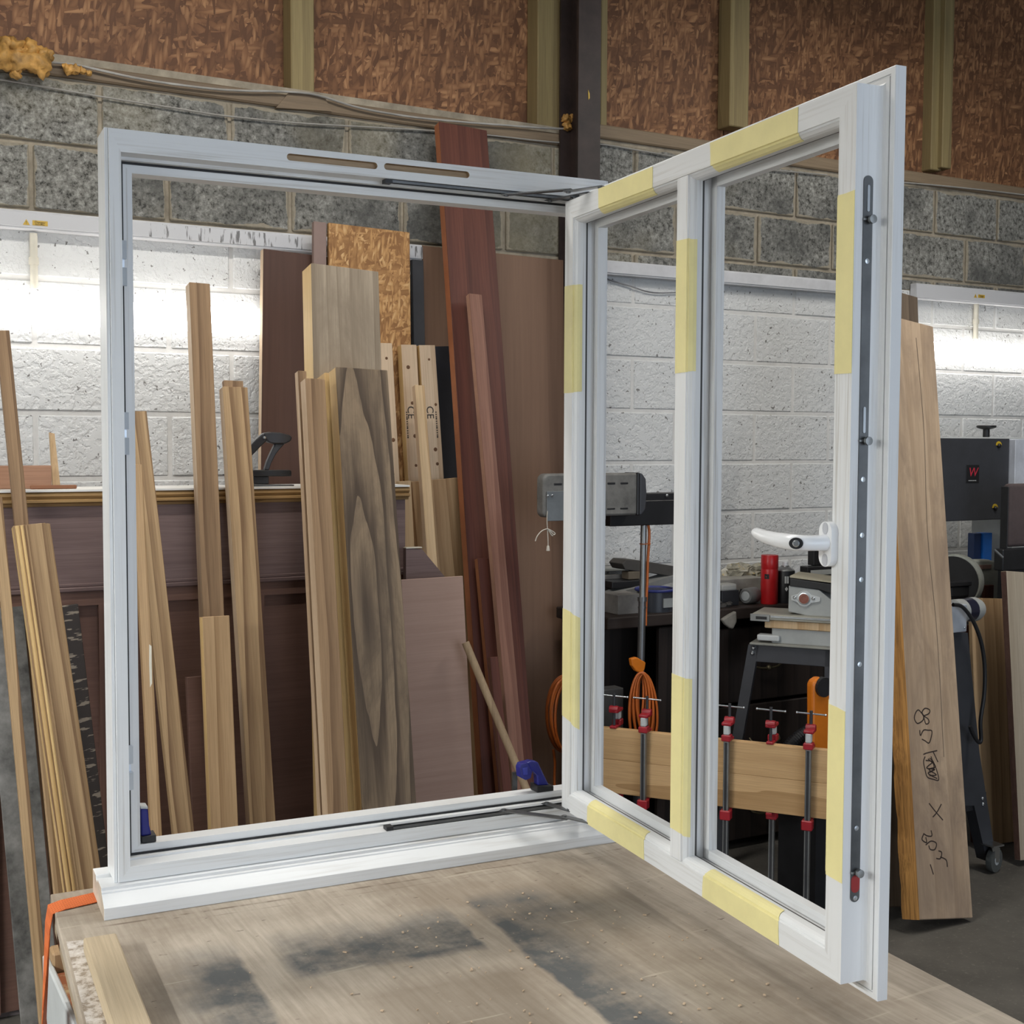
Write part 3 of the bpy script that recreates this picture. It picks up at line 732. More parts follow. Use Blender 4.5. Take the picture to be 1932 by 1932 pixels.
def bench_mat():
    t = NT('bench_plywood'); pos = t.n('ShaderNodeNewGeometry').outputs['Position']
    sub = t.n('ShaderNodeVectorMath', operation='SUBTRACT'); t.l(pos, sub.inputs[0]); sub.inputs[1].default_value = BL0
    def dot(vec):
        d = t.n('ShaderNodeVectorMath', operation='DOT_PRODUCT'); t.l(sub.outputs[0], d.inputs[0]); d.inputs[1].default_value = vec; return d.outputs['Value']
    px = V((-bd.y, bd.x, 0)); 
    n1 = t.noise(t.coord('Position'), 9, 4, .6); n2 = t.noise(t.coord('Position'), 42, 4, .65)
    U = t.math('ADD', dot(px), t.math('MULTIPLY', t.math('SUBTRACT', n1, .5), .035)); Vv = t.math('ADD', dot(bd), t.math('MULTIPLY', t.math('SUBTRACT', n1, .5), .05))
    uv = lambda x, y: (lambda q: (q.dot(px), q.dot(bd)))(atZ(x, y, BENCH_Z)-BL0)
    fine = t.noise(t.coord('Position', (1, .06, 1)), 120, 4, .6); dirt = t.noise(t.coord('Position'), 3.2, 5, .65)
    base = t.ramp(fine, [(.3, (.39, .33, .26)), (.7, (.54, .465, .38))])
    base = t.mix(t.math('MULTIPLY', t.ramp(dirt, [(.40, (0, 0, 0)), (.62, (1, 1, 1))]), .55), base, (.20, .145, .095))
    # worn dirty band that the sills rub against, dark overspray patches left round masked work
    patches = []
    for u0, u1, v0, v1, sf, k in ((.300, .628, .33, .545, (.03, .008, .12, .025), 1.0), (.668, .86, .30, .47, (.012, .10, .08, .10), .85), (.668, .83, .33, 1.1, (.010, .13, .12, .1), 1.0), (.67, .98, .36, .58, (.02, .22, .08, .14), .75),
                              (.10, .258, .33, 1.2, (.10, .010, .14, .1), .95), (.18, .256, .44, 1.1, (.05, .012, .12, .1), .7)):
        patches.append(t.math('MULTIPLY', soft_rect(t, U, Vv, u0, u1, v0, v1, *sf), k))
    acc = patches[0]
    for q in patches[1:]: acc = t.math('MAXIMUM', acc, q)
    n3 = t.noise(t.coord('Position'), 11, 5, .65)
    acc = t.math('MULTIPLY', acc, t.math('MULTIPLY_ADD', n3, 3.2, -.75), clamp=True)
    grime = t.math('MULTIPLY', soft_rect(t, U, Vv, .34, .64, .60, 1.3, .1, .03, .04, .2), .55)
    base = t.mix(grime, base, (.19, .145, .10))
    for v0, v1, u0, u1, k in ((.192, .200, .05, 1.2, .8), (.222, .226, .2, 1.1, .6), (.155, .160, .5, 1.2, .5), (-.1, .125, -.1, 1.3, .35)):
        ln = t.math('MULTIPLY', soft_rect(t, U, dot(bd), u0, u1, v0, v1, .05, .05, .002, .002), t.ramp(t.noise(t.coord('Position', (1, .3, 1)), 16, 4, .6), [(.42, (0, 0, 0)), (.56, (k, k, k))]))
        base = t.mix(ln, base, (.15, .105, .07))
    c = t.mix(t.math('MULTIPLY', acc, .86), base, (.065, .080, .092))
    # lighter scratches
    sc = t.noise(t.coord('Position', (.09, 1.0, 1), rot=(0, 0, .06)), 40, 2, .5); sm = t.ramp(sc, [(.70, (0, 0, 0)), (.72, (1, 1, 1))])
    c = t.mix(t.math('MULTIPLY', sm, .5), c, (.55, .48, .38))
    sp_ = t.ramp(t.noise(t.coord('Position'), 130, 2, .5), [(.72, (0, 0, 0)), (.74, (1, 1, 1))]); c = t.mix(t.math('MULTIPLY', sp_, .55), c, (.50, .42, .31))
    dk = t.ramp(t.noise(t.coord('Position', (.5, 1, 1)), 75, 2, .5), [(.71, (0, 0, 0)), (.74, (1, 1, 1))]); c = t.mix(t.math('MULTIPLY', dk, .6), c, (.09, .065, .045))
    t.col(c); t.rough(.62); t.bump(fine, .12, .002); return t.m
BENCHM = bench_mat()
bench = thing('work_bench', 'plywood topped work bench stained with dark overspray carrying the window', 'bench', V(((BL0.x+BR0.x)/2, 1.5, 0)))
th = .024
m = MB(); tops = [BL0, BL1, BR1, BR0]
m.prism([V((p.x, p.y, BENCH_Z-th)) for p in tops], (0, 0, th)); m.build('bench_top', BENCHM, bench, bevel=.002)
m = MB(); ins = lambda p, k: V((p.x+k, p.y, 0))
m.prism([V((BL0.x+.006, BL0.y-.004, BENCH_Z-th-.045)), V((BL1.x+.006, BL1.y, BENCH_Z-th-.045)), V((BR1.x-.006, BR1.y, BENCH_Z-th-.045)), V((BR0.x-.006, BR0.y-.004, BENCH_Z-th-.045))], (0, 0, .045))
m.build('under_board', wood('bench_frame_wood', (.40, .32, .22), (.26, .19, .12), 5, 'Y'), bench)
# flaking white paint on the left edge of the top
fe0, fe1 = atZ(123, 1777, BENCH_Z), atZ(165, 1771, BENCH_Z)
fl = NT('flaking_white_paint'); fpz = fl.coord('Position'); fl.col(fl.ramp(fl.noise(fpz, 55, 4, .7), [(.40, (.30, .24, .18)), (.5, (.58, .52, .46)), (.7, (.74, .70, .66))])); fl.rough(.6); fl.bump(fl.noise(fpz, 90, 3), .3, .003)
q0 = atZ(124, 1778, BENCH_Z); q1 = atZ(156, 1775, BENCH_Z); L = V((BL1.x, BL1.y, BENCH_Z))
m = MB(); w_ = (q1-q0).length
m.prism([V((q0.x+.001, q0.y, BENCH_Z+.0002)), V((L.x+.001, L.y, BENCH_Z+.0002)), V((L.x+w_+.004, L.y, BENCH_Z+.0002)), V((q1.x+.004, q1.y, BENCH_Z+.0002))], (0, 0, .0008)); m.build('paint_patch', fl.m, bench)
for p in ((BL0.x+.42, 2.22), (BR0.x-.12, 2.18), (BL1.x+.42, .66), (BR1.x-.12, .66)):
    m = MB(); m.box(p[0]-.045, p[0]+.045, p[1]-.045, p[1]+.045, 0, BENCH_Z-th-.046); m.build('leg', DARKV, bench)
m = MB(); m.box(BL0.x-.03, BR0.x-.1, .72, 2.17, .30, .325); m.build('lower_shelf', DARKV, bench)
# batten lying on the bench
zb_ = BENCH_Z+.0252
kA, kB, kC, kD = (atZ(*q, zb_) for q in ((157, 1769), (217, 1763), (205, 1930), (287, 1930)))
ky = ((kC-kA)+(kD-kB)).normalized(); kx = V((-ky.y, ky.x, 0)); kx = -kx if kx.x < 0 else kx
w_ = ((kB-kA).dot(kx)+(kD-kC).dot(kx))/2; M = Matrix((kx, -ky, UP)).transposed().to_4x4(); M.translation = V((kA.x, kA.y, BENCH_Z+.0012))
m = MB(); m.rbox(0, w_, -1.3, 0, 0, .024, .003, 2); o = m.build('timber_batten', STICK); o.matrix_world = M
tag(o, 'planed pale batten lying along the left edge of the bench top', 'batten')
# tie-down strap: over the bench edge and down
s0, s1 = atZ(103, 1712, BENCH_Z), atZ(197, 1703, BENCH_Z); hw = .025
strapm = NT('orange_webbing'); p = strapm.coord('Position'); v = strapm.n('ShaderNodeTexBrick'); 
v.inputs['Scale'].default_value = 60; strapm.l(p, v.inputs['Vector']); v.inputs['Color1'].default_value = (.78, .19, .045, 1); v.inputs['Color2'].default_value = (.72, .165, .035, 1); v.inputs['Mortar'].default_value = (.50, .10, .02, 1)
v.inputs['Mortar Size'].default_value = .06; strapm.col(v.outputs['Color']); strapm.rough(.7)
xe = s0.x-.006; ym = s0.y
path = [V((s1.x-.001, ym+.012, BENCH_Z+.0016)), V((xe+.02, ym, BENCH_Z+.0016)), V((xe-.001, ym-.002, BENCH_Z-.002)), V((xe-.006, ym-.004, BENCH_Z-.03)), V((xe-.016, ym-.012, BENCH_Z-.20)), V((xe-.010, ym-.03, BENCH_Z-.34)), V((xe+.01, ym-.06, BENCH_Z-.55))]
m = MB(); rows = []
for i, q in enumerate(path):
    d = (path[min(i+1, len(path)-1)]-path[max(i-1, 0)]).normalized(); w = V((0, 1, 0)); k = hw*(1 if i < 4 else .9); nrm = d.cross(w).normalized()*.0012
    if nrm.z < 0 and i < 3: nrm = -nrm
    if i >= 3 and nrm.x > 0: nrm = -nrm
    tw = V((0, 0, 0)) if i < 4 else V((.012+.006*(i-3), 0, 0))
    rows.append([m.bm.verts.new(x) for x in (q-w*k-tw*.4, q+w*k+tw*.4, q+w*k+tw*.4+nrm, q-w*k-tw*.4+nrm)])
for A, B in zip(rows, rows[1:]):
    for j in range(4): m._f([A[j], A[(j+1) % 4], B[(j+1) % 4], B[j]])
m._f(rows[0]); m._f(rows[-1])
tag(m.build('tie_strap', strapm.m, org=s0), 'orange woven strap over the left corner of the bench under the sill', 'strap')
# crate with red board and sawdust below the bench edge
cz = BENCH_Z-.20
ca = atZ(112, 1800, cz); cb = atZ(150, 1932, cz-.0)
m = MB(); x0, y0 = ca.x-.02, cb.y-.35
t = thing('storage_crate', 'white edged crate holding a red board and sawdust under the bench edge', 'crate', V((x0+.15, y0+.25, cz-.25)))
m.rbox(x0-.012, x0, y0, ca.y, cz-.25, cz+.005, .003, 1); m.box(x0, x0+.30, ca.y-.02, ca.y, cz-.25, cz); m.box(x0, x0+.30, y0, ca.y, cz-.25, cz-.24); m.build('crate_body', LGREYM, t)
rb = NT('red_board_with_sawdust'); rp = rb.coord('Position'); rb.col(rb.mix(rb.ramp(rb.noise(rp, 16, 5, .65), [(.47, (0, 0, 0)), (.6, (1, 1, 1))]), (.36, .12, .05), (.56, .40, .22))); rb.rough(.9)
m = MB(); m.box(x0+.004, x0+.29, y0, ca.y-.07, cz-.24, cz-.01); m.build('red_board', rb.m, t)
m = MB(); m.rbox(x0-.002, x0+.2, ca.y-.065, ca.y-.018, cz-.03, cz+.028, .004, 1); m.build('wood_offcut', IRO, t)
for i in range(14):
    pass
m = MB()
for i in range(60):
    c = V((x0+.01+random.random()*.12, y0+.15+random.random()*(ca.y-.24-y0), cz-.0095+random.random()*.002)); m.box(c.x, c.x+.004+random.random()*.012, c.y, c.y+.003+random.random()*.006, c.z-.002, c.z+.002)
o = m.build('sawdust_chips', PINE, t, kind='stuff')
# wood crumbs on the bench
m = MB()
for i in range(130):
    x = random.uniform(.75, 1.25) if i < 80 else random.uniform(BL0.x+.14, BR1.x-.12); y = random.uniform(1.35, 1.95)
    s = random.uniform(.0006, .0017); M = Matrix.Translation((x, y, BENCH_Z+.0012)) @ Matrix.Rotation(random.random()*6, 4, 'Z')
    m.box(-s*random.uniform(1, 3.5), s, -s, s, 0, .0016, M)
tag(m.build('wood_crumbs', WHITEW, kind='stuff'), 'pale shavings and crumbs scattered over the bench top', 'shavings')

# ------------------------------------------------------------------ leaning boards
XA = V((1, 0, 0))
def plank(name, label, cat, TL, TR, BL, Yt, Yf, t, mat, group=None, zb=0., bev=.0015, side=None):
    """board leaning back: front face passes through the photo points, on a plane leaning from depth Yf at the floor to Yt at its top"""
    p = atY(*TL, Yt); N = XA.cross(V((0, Yt-Yf, p.z))).normalized()
    pr, pb = atP(*TR, p, N), atP(*BL, p, N)
    ax = (p-pb).normalized(); w = pr-p; w = w-ax*w.dot(ax); wd = w.length; w.normalize()
    L = (p.z-zb)/ax.z
    back = ax.cross(w).normalized()
    L = (p.z+min(0, w.z*wd)+min(0, back.z*t)-zb-.001)/ax.z
    M = Matrix((w, back, ax)).transposed().to_4x4(); M.translation = p-ax*L
    m = MB(); m.rbox(0, wd, 0, t, 0, L, bev, 1)
    if side is not None:  # left edge takes its own colour, mostly paler to paint in lamplight
        for f in m.bm.faces:
            c = f.calc_center_median()
            if c.x < bev*1.2 and abs(f.normal.x) > .9 or (f.calc_center_median().x < 1e-4): f.material_index = 1
    o = m.build(name, [mat]+([side] if side is not None else [])); o.matrix_world = M
    o['wd'] = wd; o['ln'] = L
    del o['wd'], o['ln']
    return tag(o, label, cat, group), M, wd, L
PL = lambda label, *a, **k: plank('timber_plank', label, 'plank', *a, **k)

# cabinet of stacked door panels the timber leans on
CY = 3.76
ctop = atY(300, 925, CY).z; cx0 = -.6; cx1 = atY(768, 930, CY).x
cab = thing('timber_rack', 'low dark panelled rack with moulded top behind the leaning timber', 'cabinet', V(((cx0+cx1)/2, CY+.1, 0)))
m = MB(); z = ctop
pr = [(0, 0), (.24, 0), (.24, -.042), (-.002, -.042), (-.004, -.034), (-.016, -.030), (-.016, -.024), (-.006, -.020), (-.014, -.012), (-.012, -.004), (-.004, 0)]
m.prism([V((cx0, CY+y, z+h)) for y, h in pr], (cx1-cx0+.004, 0, 0)); m.build('moulded_top', LIPP, cab)
m = MB(); m.box(cx0, cx1+.003, CY-.0155, CY+.236, z, z+.0055); m.build('lit_top_edge', plain('lit_top_white', (.8, .79, .76), .6, var=.03), cab)  # white layer paints the lamplight on the rack top
zr = atY(300, 1106, CY).z
m = MB(); m.box(cx0, cx1-.005, CY+.004, CY+.022, zr, z-.04); m.build('upper_panel', DOORP, cab)
m = MB(); m.rbox(cx0, cx1-.004, CY-.010, CY+.004, zr-.004, zr+.010, .003, 1); m.rbox(cx0, cx1-.004, CY-.004, CY+.004, zr+.010, zr+.020, .002, 1); m.build('panel_moulding', DOORP, cab)
zq = atY(100, 1146, CY).z
m = MB(); m.box(cx0, cx1-.006, CY, CY+.03, zq, zr-.004); m.build('rail', DOORS, cab)
DOORV = wood('sapele_door_upright', (.19, .105, .08), (.125, .068, .053), 6, axis='Z', contrast=.3, fine=.25)
for a, b in ((105, 140), (-60, -10), (188, 205), (470, 500), (735, 769)):
    xa, xb = atY(a, 1300, CY).x, atY(b, 1300, CY).x; m = MB(); m.box(xa, min(xb, cx1-.006), CY, CY+.03, .02, zq); m.build('stile', DOORV, cab)
m = MB(); m.box(cx0, cx1-.01, CY+.014, CY+.028, .02, zq); m.build('lower_panel', DOORS, cab)
m = MB(); m.box(cx0, cx1-.004, CY+.03, CY+.225, .0, .02); m.box(cx1-.02, cx1-.004, CY+.022, CY+.225, .02, z-.042); m.build('side_panel', plain('lilac_grey_panel', (.24, .20, .20), .7), cab)
m = MB(); m.box(cx0, cx1-.02, CY+.21, CY+.225, .02, z-.042); m.build('back_panel', DOORS, cab)

BW = 'boards leaning at the left'
PL('thin dark tan strip at the far left edge, the tallest there', (-8, 623), (18, 625), (28, 985), 3.80, 3.37, .022, IROD)
PL('narrow tan strip running down the bottom left corner', (-16, 938), (5, 944), (48, 1640), 3.42, 2.98, .02, IRO2)
# moulded boards at the left of the jamb
o, M, wd, L = PL('grooved moulded board beside the left jamb with a rounded right edge', (24, 992), (86, 986), (96, 1500), 3.52, 3.10, .03, IRO2, side=YPINE)
for k, (xx, r) in enumerate(((.010, .0055), (.022, .004), (.033, .0028))):
    m = MB(); m.tube([V((xx, 0, 0)), V((xx, 0, L-.002))], r, 10); b = m.build('moulding_bead', YPINE if k < 2 else IRO2, smooth=60); b.parent = o
m = MB(); m.tube([V((wd-.001, .015, 0)), V((wd-.001, .015, L-.002))], .014, 14); b = m.build('rounded_nosing', IRO2, smooth=60); b.parent = o
PL('plain tan board behind the grooved moulded board at the left', (40, 1060), (88, 1060), (84, 1500), 3.60, 3.19, .022, IRO)
PL('grey paint spattered board behind the strips in the bottom left corner', (-30, 1150), (44, 1148), (12, 1620), 3.60, 3.32, .012, plain('spattered_grey_board', (.19, .185, .175), .75, var=.5, bump=.2), bev=.001)
sb = NT('scratched_black_board'); q = sb.coord('Object', (1, 1, 3)); sb.col(sb.mix(sb.ramp(sb.noise(sb.coord('Object', (1, 1, 5), rot=(0, .5, 0)), 14, 3, .6), [(.57, (0, 0, 0)), (.60, (1, 1, 1))]), (.05, .04, .036), (.33, .28, .22))); sb.rough(.7)
PL('short dark board with pale scratches between the moulded board and the left jamb', (100, 1146), (148, 1144), (128, 1380), 3.71, 3.62, .02, sb.m)
# inside the opening, left to right
_ = PL('light tan board just right of the left jamb, partly behind it', (249, 876), (268, 878), (286, 1571), 3.52, 3.14, .026, IRO)
m = MB(); m.prism([V((.012, -.0006, _[3]-.44)) if False else V((x, -.0002, z)) for x, z in ((.016, 1.02), (.022, 1.03), (.024, 1.09), (.026, 1.13), (.020, 1.135), (.017, 1.08))], (0, -.0006, 0)); b = m.build('filler_smear', CREAM); b.parent = _[0]
PL('streaky brown board leaning behind the light one at the left jamb', (240, 776), (277, 778), (328, 1571), 3.68, 3.22, .03, IRO2)
PL('tallest slim brown square post in the left half of the opening', (357, 532), (396, 533), (383, 1165), 3.80, 3.38, .045, IROD, side=WHITEW)  # pale left edge paints in the wall lamp's glow
PL('short light brown board with swirling grain in front of the slim tall post', (382, 1164), (433, 1163), (398, 1560), 3.44, 3.28, .034, IRO, side=YPINE)
o, M, wd, L = PL('grained board with a tenon cut on its top end', (420, 729), (467, 729), (447, 1165), 3.73, 3.32, .04, IRO2, side=WHITEW)
m = MB(); m.box(.008, wd-.010, .010, .030, L, L+.022); b = m.build('tenon', IROD); b.parent = o
PL('small dark offcut board low down between two light boards', (352, 1278), (392, 1280), (358, 1420), 3.62, 3.50, .02, DOORS)
PL('slim pale edged batten at the left of the big grey plank pair', (562, 699), (578, 700), (598, 1400), 3.60, 3.18, .03, IROD, side=WHITEW)
PL('light edged brown batten beside the large grey plank', (576, 713), (613, 714), (618, 1530), 3.50, 3.06, .045, IROD, side=WHITEW)
PL('wide grey weathered plank with a bright left edge, the upper one', (587, 496), (714, 505), (596, 900), 3.765, 3.33, .085, GREYW, side=YPINE)  # yellow left edge carries the lamplight in its colour
PL('yellow edged timber directly behind the large grey plank', (612, 703), (700, 706), (634, 1200), 3.615, 3.20, .07, YPINE)
o, M, wd, L = PL('large grey plank with dark flame grain at the centre of the opening', (633, 692), (731, 697), (683, 1528), 3.54, 3.10, .060, GREYD, side=YPINE)
PL('pinkish plywood sheet right of the large grey plank', (752, 1094), (874, 1095), (772, 1500), 3.575, 3.45, .012, PLYP)
P = [atY(x, y, 3.70) for x, y in ((766, 1035), (796, 1036), (846, 1096), (850, 1200), (766, 1200))]
o = MB().prism(P, (0, .022, 0)).build('corner_panel', DOORP, org=(P[0].x, 3.70, P[3].z)); tag(o, 'dark sloping topped panel behind the pinkish plywood', 'board')
pc = MB(); pc.box(P[0].x, P[1].x, 3.698, 3.722, P[0].z, P[0].z+.003); b = pc.build('white_edge', CREAM); b.parent = o; b.location = -V(o.location)
# white softwood studs, osb and sheets against the wall
CE = []
def softwood(label, TL, TR, BL, Yt, Yf, ce=False):
    o, M, wd, L = plank('softwood_stud', label, 'plank', TL, TR, BL, Yt, Yf, .038, WHITEW, side=YPINE)
    km = plain('dark_knot', (.13, .06, .025), .7); rr = random.Random(len(label))
    m = MB()
    for i in range(7):
        zz = L-.05-i*.13-rr.random()*.08; xx = wd*(.2+.6*rr.random())
        m.lathe([(.005+.004*rr.random(), 0), (.003, .0012)], (xx, .0002, zz), (0, -1, 0), 10)
    b = m.build('knot', km); b.parent = o; b.location = (0, 0, 0); b['kind'] = 'stuff'
    if ce:
        tm = plain('ink_stamp', (.05, .04, .035), .8)
        R = Matrix(((0, -1, 0), (0, 0, -1), (-1, 0, 0))).transposed()
        R = Matrix(((0, 1, 0), (0, 0, -1), (-1, 0, 0))).to_4x4()
        text('CE', .040, tm, o, Matrix.Translation((wd*.38, -.0006, L-ce)) @ R, 'stamped_mark')
        lx = .07 if 'middle' in label else .72
        m = MB()
        for k in range(12): m.box(wd*lx, wd*lx+.0055, -.0007, -.0001, L-ce-.095+k*.0085, L-ce-.095+k*.0085+(.004 if k % 4 else .007))
        b = m.build('small_lettering', tm, o); b.location = (0, 0, 0); b['kind'] = 'stuff'
        for v in b.data.vertices: v.co += parent_loc(o)
    return o
softwood('leftmost pale softwood stud, partly hidden by the large grey plank', (717, 647), (740, 648), (731, 900), 4.255, 4.09)
softwood('middle pale softwood stud stamped CE in front of the strand board', (757, 650), (786, 651), (771, 910), 4.25, 4.085, .25)
softwood('right pale softwood stud stamped CE beside the dark panel', (791, 651), (821, 652), (808, 905), 4.245, 4.08, .25)
PL('slim pine board leaning across the two stamped softwood studs', (783, 726), (801, 727), (807, 1062), 4.11, 3.68, .028, PINE, side=WHITEW)
PL('narrow tan board under the studs left of the slim pine board', (752, 908), (776, 909), (758, 1030), 4.09, 4.02, .025, PINE)
PL('wide pine board with a ringed knot under the stamped studs', (777, 909), (865, 911), (790, 1060), 4.10, 4.03, .025, IRO)
plank('laminate_sheet', 'blue black sheet behind the right stamped stud', 'board', (800, 654), (848, 655), (820, 900), 4.33, 4.20, .012, plain('blue_black_panel', (.022, .022, .030), .6))
plank('strand_board', 'fresh orange strand board offcut standing high against the wall', 'board', (620, 420), (773, 434), (622, 640), 4.345, 4.145, .018, OSBN)
plank('brown_strip_board', 'purple brown strip board at the left of the fresh strand board', 'board', (592, 417), (616, 419), (592, 500), 4.345, 4.145, .022, plain('purple_brown_board', (.27, .185, .16), .6, var=.06))
plank('dark_sheet', 'dark brown laminated sheet with a bright left edge behind the timber', 'board', (497, 469), (640, 494), (492, 915), 4.385, 4.19, .035, PLYD, side=WHITEW)  # whitewood left edge stands for the lamplit side
plank('hardboard_sheet', 'large brown hardboard sheet leaning against the wall beside the sash', 'board', (797, 463), (1063, 459), (800, 900), 4.46, 4.34, .006, PLYB)
PL('dark grey strip standing in for the shadow in the gap between strand board and hardboard', (778, 489), (799, 490), (781, 640), 4.415, 4.25, .02, plain('gap_shade_grey', (.055, .055, .06), .7))  # added strip: the gap's shadow given as a dark colour
# red hardwoods
PL('tall wide red mahogany plank reaching the wall plate', (828, 229), (918, 236), (871, 880), 4.36, 3.66, .042, MAHOG, side=plain('lamplit_mahogany_edge', (.36, .13, .055), .55, var=.12))  # orange of the left edge is painted lamplight
PL('slim brown sapele board leaning in front of the mahogany plank', (885, 553), (909, 554), (914, 880), 4.13, 3.49, .028, SAPELE, side=plain('lamplit_sapele_edge', (.42, .24, .17), .55, var=.1))  # paler left edge: lamplight put into the colour
PL('short dark red board low in front of the mahogany plank', (901, 1053), (963, 1051), (918, 1240), 3.915, 3.60, .026, MAHOG, side=plain('lamplit_red_edge', (.36, .145, .065), .55, var=.12))  # left edge coloured orange as if lit by the lamp
PL('thin dark red strip beside the slim sapele board near the floor', (924, 1240), (940, 1240), (948, 1480), 3.66, 3.44, .02, MAHOG, side=SAPELE)
a, b = atY(878, 1212, 3.50), atY(994, 1491, 3.36); d = (b-a).normalized(); e = a+d*(a.z-.012)/-d.z
tag(MB().cyl(a, e, .0125, n=14).build('broom_pole', wood('round_pole_wood', (.36, .26, .16), (.24, .165, .10), 5), org=e, smooth=50), 'round wooden pole leaning diagonally beside the pinkish plywood', 'pole')

# bits lying on the rack top
zt = ctop+.006
def on_rack(name, label, x0, x1, y0, dy, Y0, dep, mat, cat='wood block'):
    a, b = atY(x0, y0, Y0), atY(x1, y0, Y0); m = MB(); m.rbox(a.x, b.x, Y0, Y0+dep, zt, a.z, .002, 1)
    return tag(m.build(name, mat, org=(a.x, Y0, zt)), label, cat)
on_rack('board_offcut', 'pinkish board offcut standing on the rack at the far left', -60, 97, 879, 0, 3.86, .022, wood('pink_brown_board', (.42, .235, .15), (.30, .16, .10), 6, 'X', contrast=.3))
on_rack('batten_offcut', 'small flat reddish batten on the rack in front of the pinkish offcut', 58, 145, 916, 0, 3.815, .02, wood('reddish_batten', (.36, .17, .09), (.25, .11, .06), 6, 'X', contrast=.3))
a = atY(98, 816, 3.90); m = MB(); p0 = atY(94, 816, 3.93); p1 = atY(103, 818, 3.93); q0 = atY(99, 905, 3.915); q1 = atY(113, 905, 3.915)
M_ = [V((q0.x, 3.905, zt)), V((q1.x, 3.905, zt)), V((q1.x, 3.925, zt)), V((q0.x, 3.925, zt)), p0, p1, p1+V((0, .02, 0)), p0+V((0, .02, 0))]
tag(MB().hexa(M_).build('thin_stick', PINE, org=V((q0.x, 3.92, zt))), 'thin pale stick standing behind the offcuts at the far left', 'stick')
# black bar clamp lying on the rack
Yc = 3.80
px_ = lambda x, y, Y=Yc: atY(x, y, Y)
t = thing('quick_clamp', 'black pistol grip clamp standing on the rack beside the tenoned board', 'clamp', V((px_(515, 920).x, Yc+.02, zt)))
def zoomc(a, b): return (460+a/10.73, 780+b/10.73)
def poly(pts, Y, dep, name, mat, par, bev=.002): return MB().prism([atY(*zoomc(*p), Y) for p in pts], (0, dep, 0)).build(name, mat, par, bevel=bev)
CB = plain('clamp_black_plastic', (.035, .036, .042), .35, var=.1)
poly([(400, 400), (560, 375), (740, 385), (940, 440), (985, 480), (960, 560), (850, 615), (640, 620), (500, 590), (430, 500)], Yc, .03, 'body', CB, t, .004)
poly([(150, 640), (250, 530), (400, 400), (490, 470), (480, 545), (290, 730), (170, 860)], Yc+.002, .024, 'grip_handle', CB, t, .004)
poly([(640, 610), (840, 610), (715, 745), (640, 850), (560, 1010), (515, 1150), (415, 1150), (470, 970), (550, 790)], Yc+.006, .018, 'trigger_lever', CB, t, .003)
poly([(190, 1145), (940, 1145), (970, 1165), (970, 1275), (190, 1275)], Yc+.002, .03, 'jaw_pad', BLACK, t, .003)
poly([(200, 1275), (510, 1275), (510, 1430), (200, 1430)], Yc+.008, .02, 'fixed_jaw', BLACK, t, .002)
a = poly([(200, 1425), (600, 1440), (1030, 1440), (1010, 1488), (200, 1494)], Yc, .03, 'bar', DSTEEL, t, .002)
c = px_(*zoomc(412, 490)); m = MB(); m.lathe([(.0045, 0), (.0045, .004), (.002, .005)], c, (0, -1, 0), 12); m.build('pivot_rivet', CHROME, t)
# blue clamps holding the frame down
def blue_clamp(label, c, flip):
    t = thing('trigger_clamp', label, 'clamp', c)
    B = Matrix((fu*flip, -fn, UP)).transposed().to_4x4(); B.translation = c; k = .001
    T = lambda pts, y: [B @ V((x*k, y, z*k)) for x, z in pts]
    dvec = -fn
    m = MB(); m.prism(T([(0, 0), (38, 0), (38, 11), (0, 15)], -.012), dvec*.034); m.build('jaw_pad', BLACK, t, bevel=.0015)
    m = MB(); m.prism(T([(6, 12), (32, 10), (6, 62), (-10, 66), (-20, 64), (-12, 50), (4, 34)], -.004), dvec*.022); m.build('clamp_head', BLUE, t, bevel=.003)
    m = MB(); m.prism(T([(-8, 65), (-32, 62), (-36, 54), (-34, 34), (-22, 27), (-10, 30), (-6, 48)], -.002), dvec*.020); m.mi = 1
    m.prism(T([(-30, 54), (-18, 55), (-17, 38), (-27, 38)], -.003), dvec*.002); m.build('trigger_grip', [BLUE, plain('mid_blue_plastic', (.03, .04, .32), .4)], t, bevel=.002)
    m = MB(); m.prism(T([(-28, 32), (-18, 32), (-18, -60), (-28, -60)], .046), dvec*.007); m.build('bar', DSTEEL, t)
blue_clamp('blue trigger clamp gripping the frame beside the sash hinge', Fp(.842, -.060, .0475), 1)
c = Fp(.0485, -.062, .0475)
t = thing('trigger_clamp', 'blue trigger clamp in the lower left corner of the window opening', 'clamp', c)
B = Matrix((fu, -fn, UP)).transposed().to_4x4(); B.translation = c
m = MB(); m.prism([B @ V((x, -.008, z)) for x, z in ((0, 0), (.026, 0), (.026, .013), (0, .012))], -fn*.032); m.build('jaw_pad', BLACK, t, bevel=.0015)
m = MB(); m.prism([B @ V((x, -.002, z)) for x, z in ((.0005, .011), (.019, .011), (.015, .030), (.013, .060), (.0005, .062))], -fn*.026); m.build('clamp_head', BLUE, t, bevel=.003)
m = MB(); m.prism([B @ V((x, -.002, z)) for x, z in ((.0005, .0622), (.013, .0605), (.0125, .0645), (.0005, .066))], -fn*.026); m.build('pale_cap', LGREYM, t)
m = MB(); m.prism([B @ V((x, .046, z)) for x, z in ((.002, .05), (.012, .05), (.012, -.05), (.002, -.05))], -fn*.006); m.build('bar', DSTEEL, t)

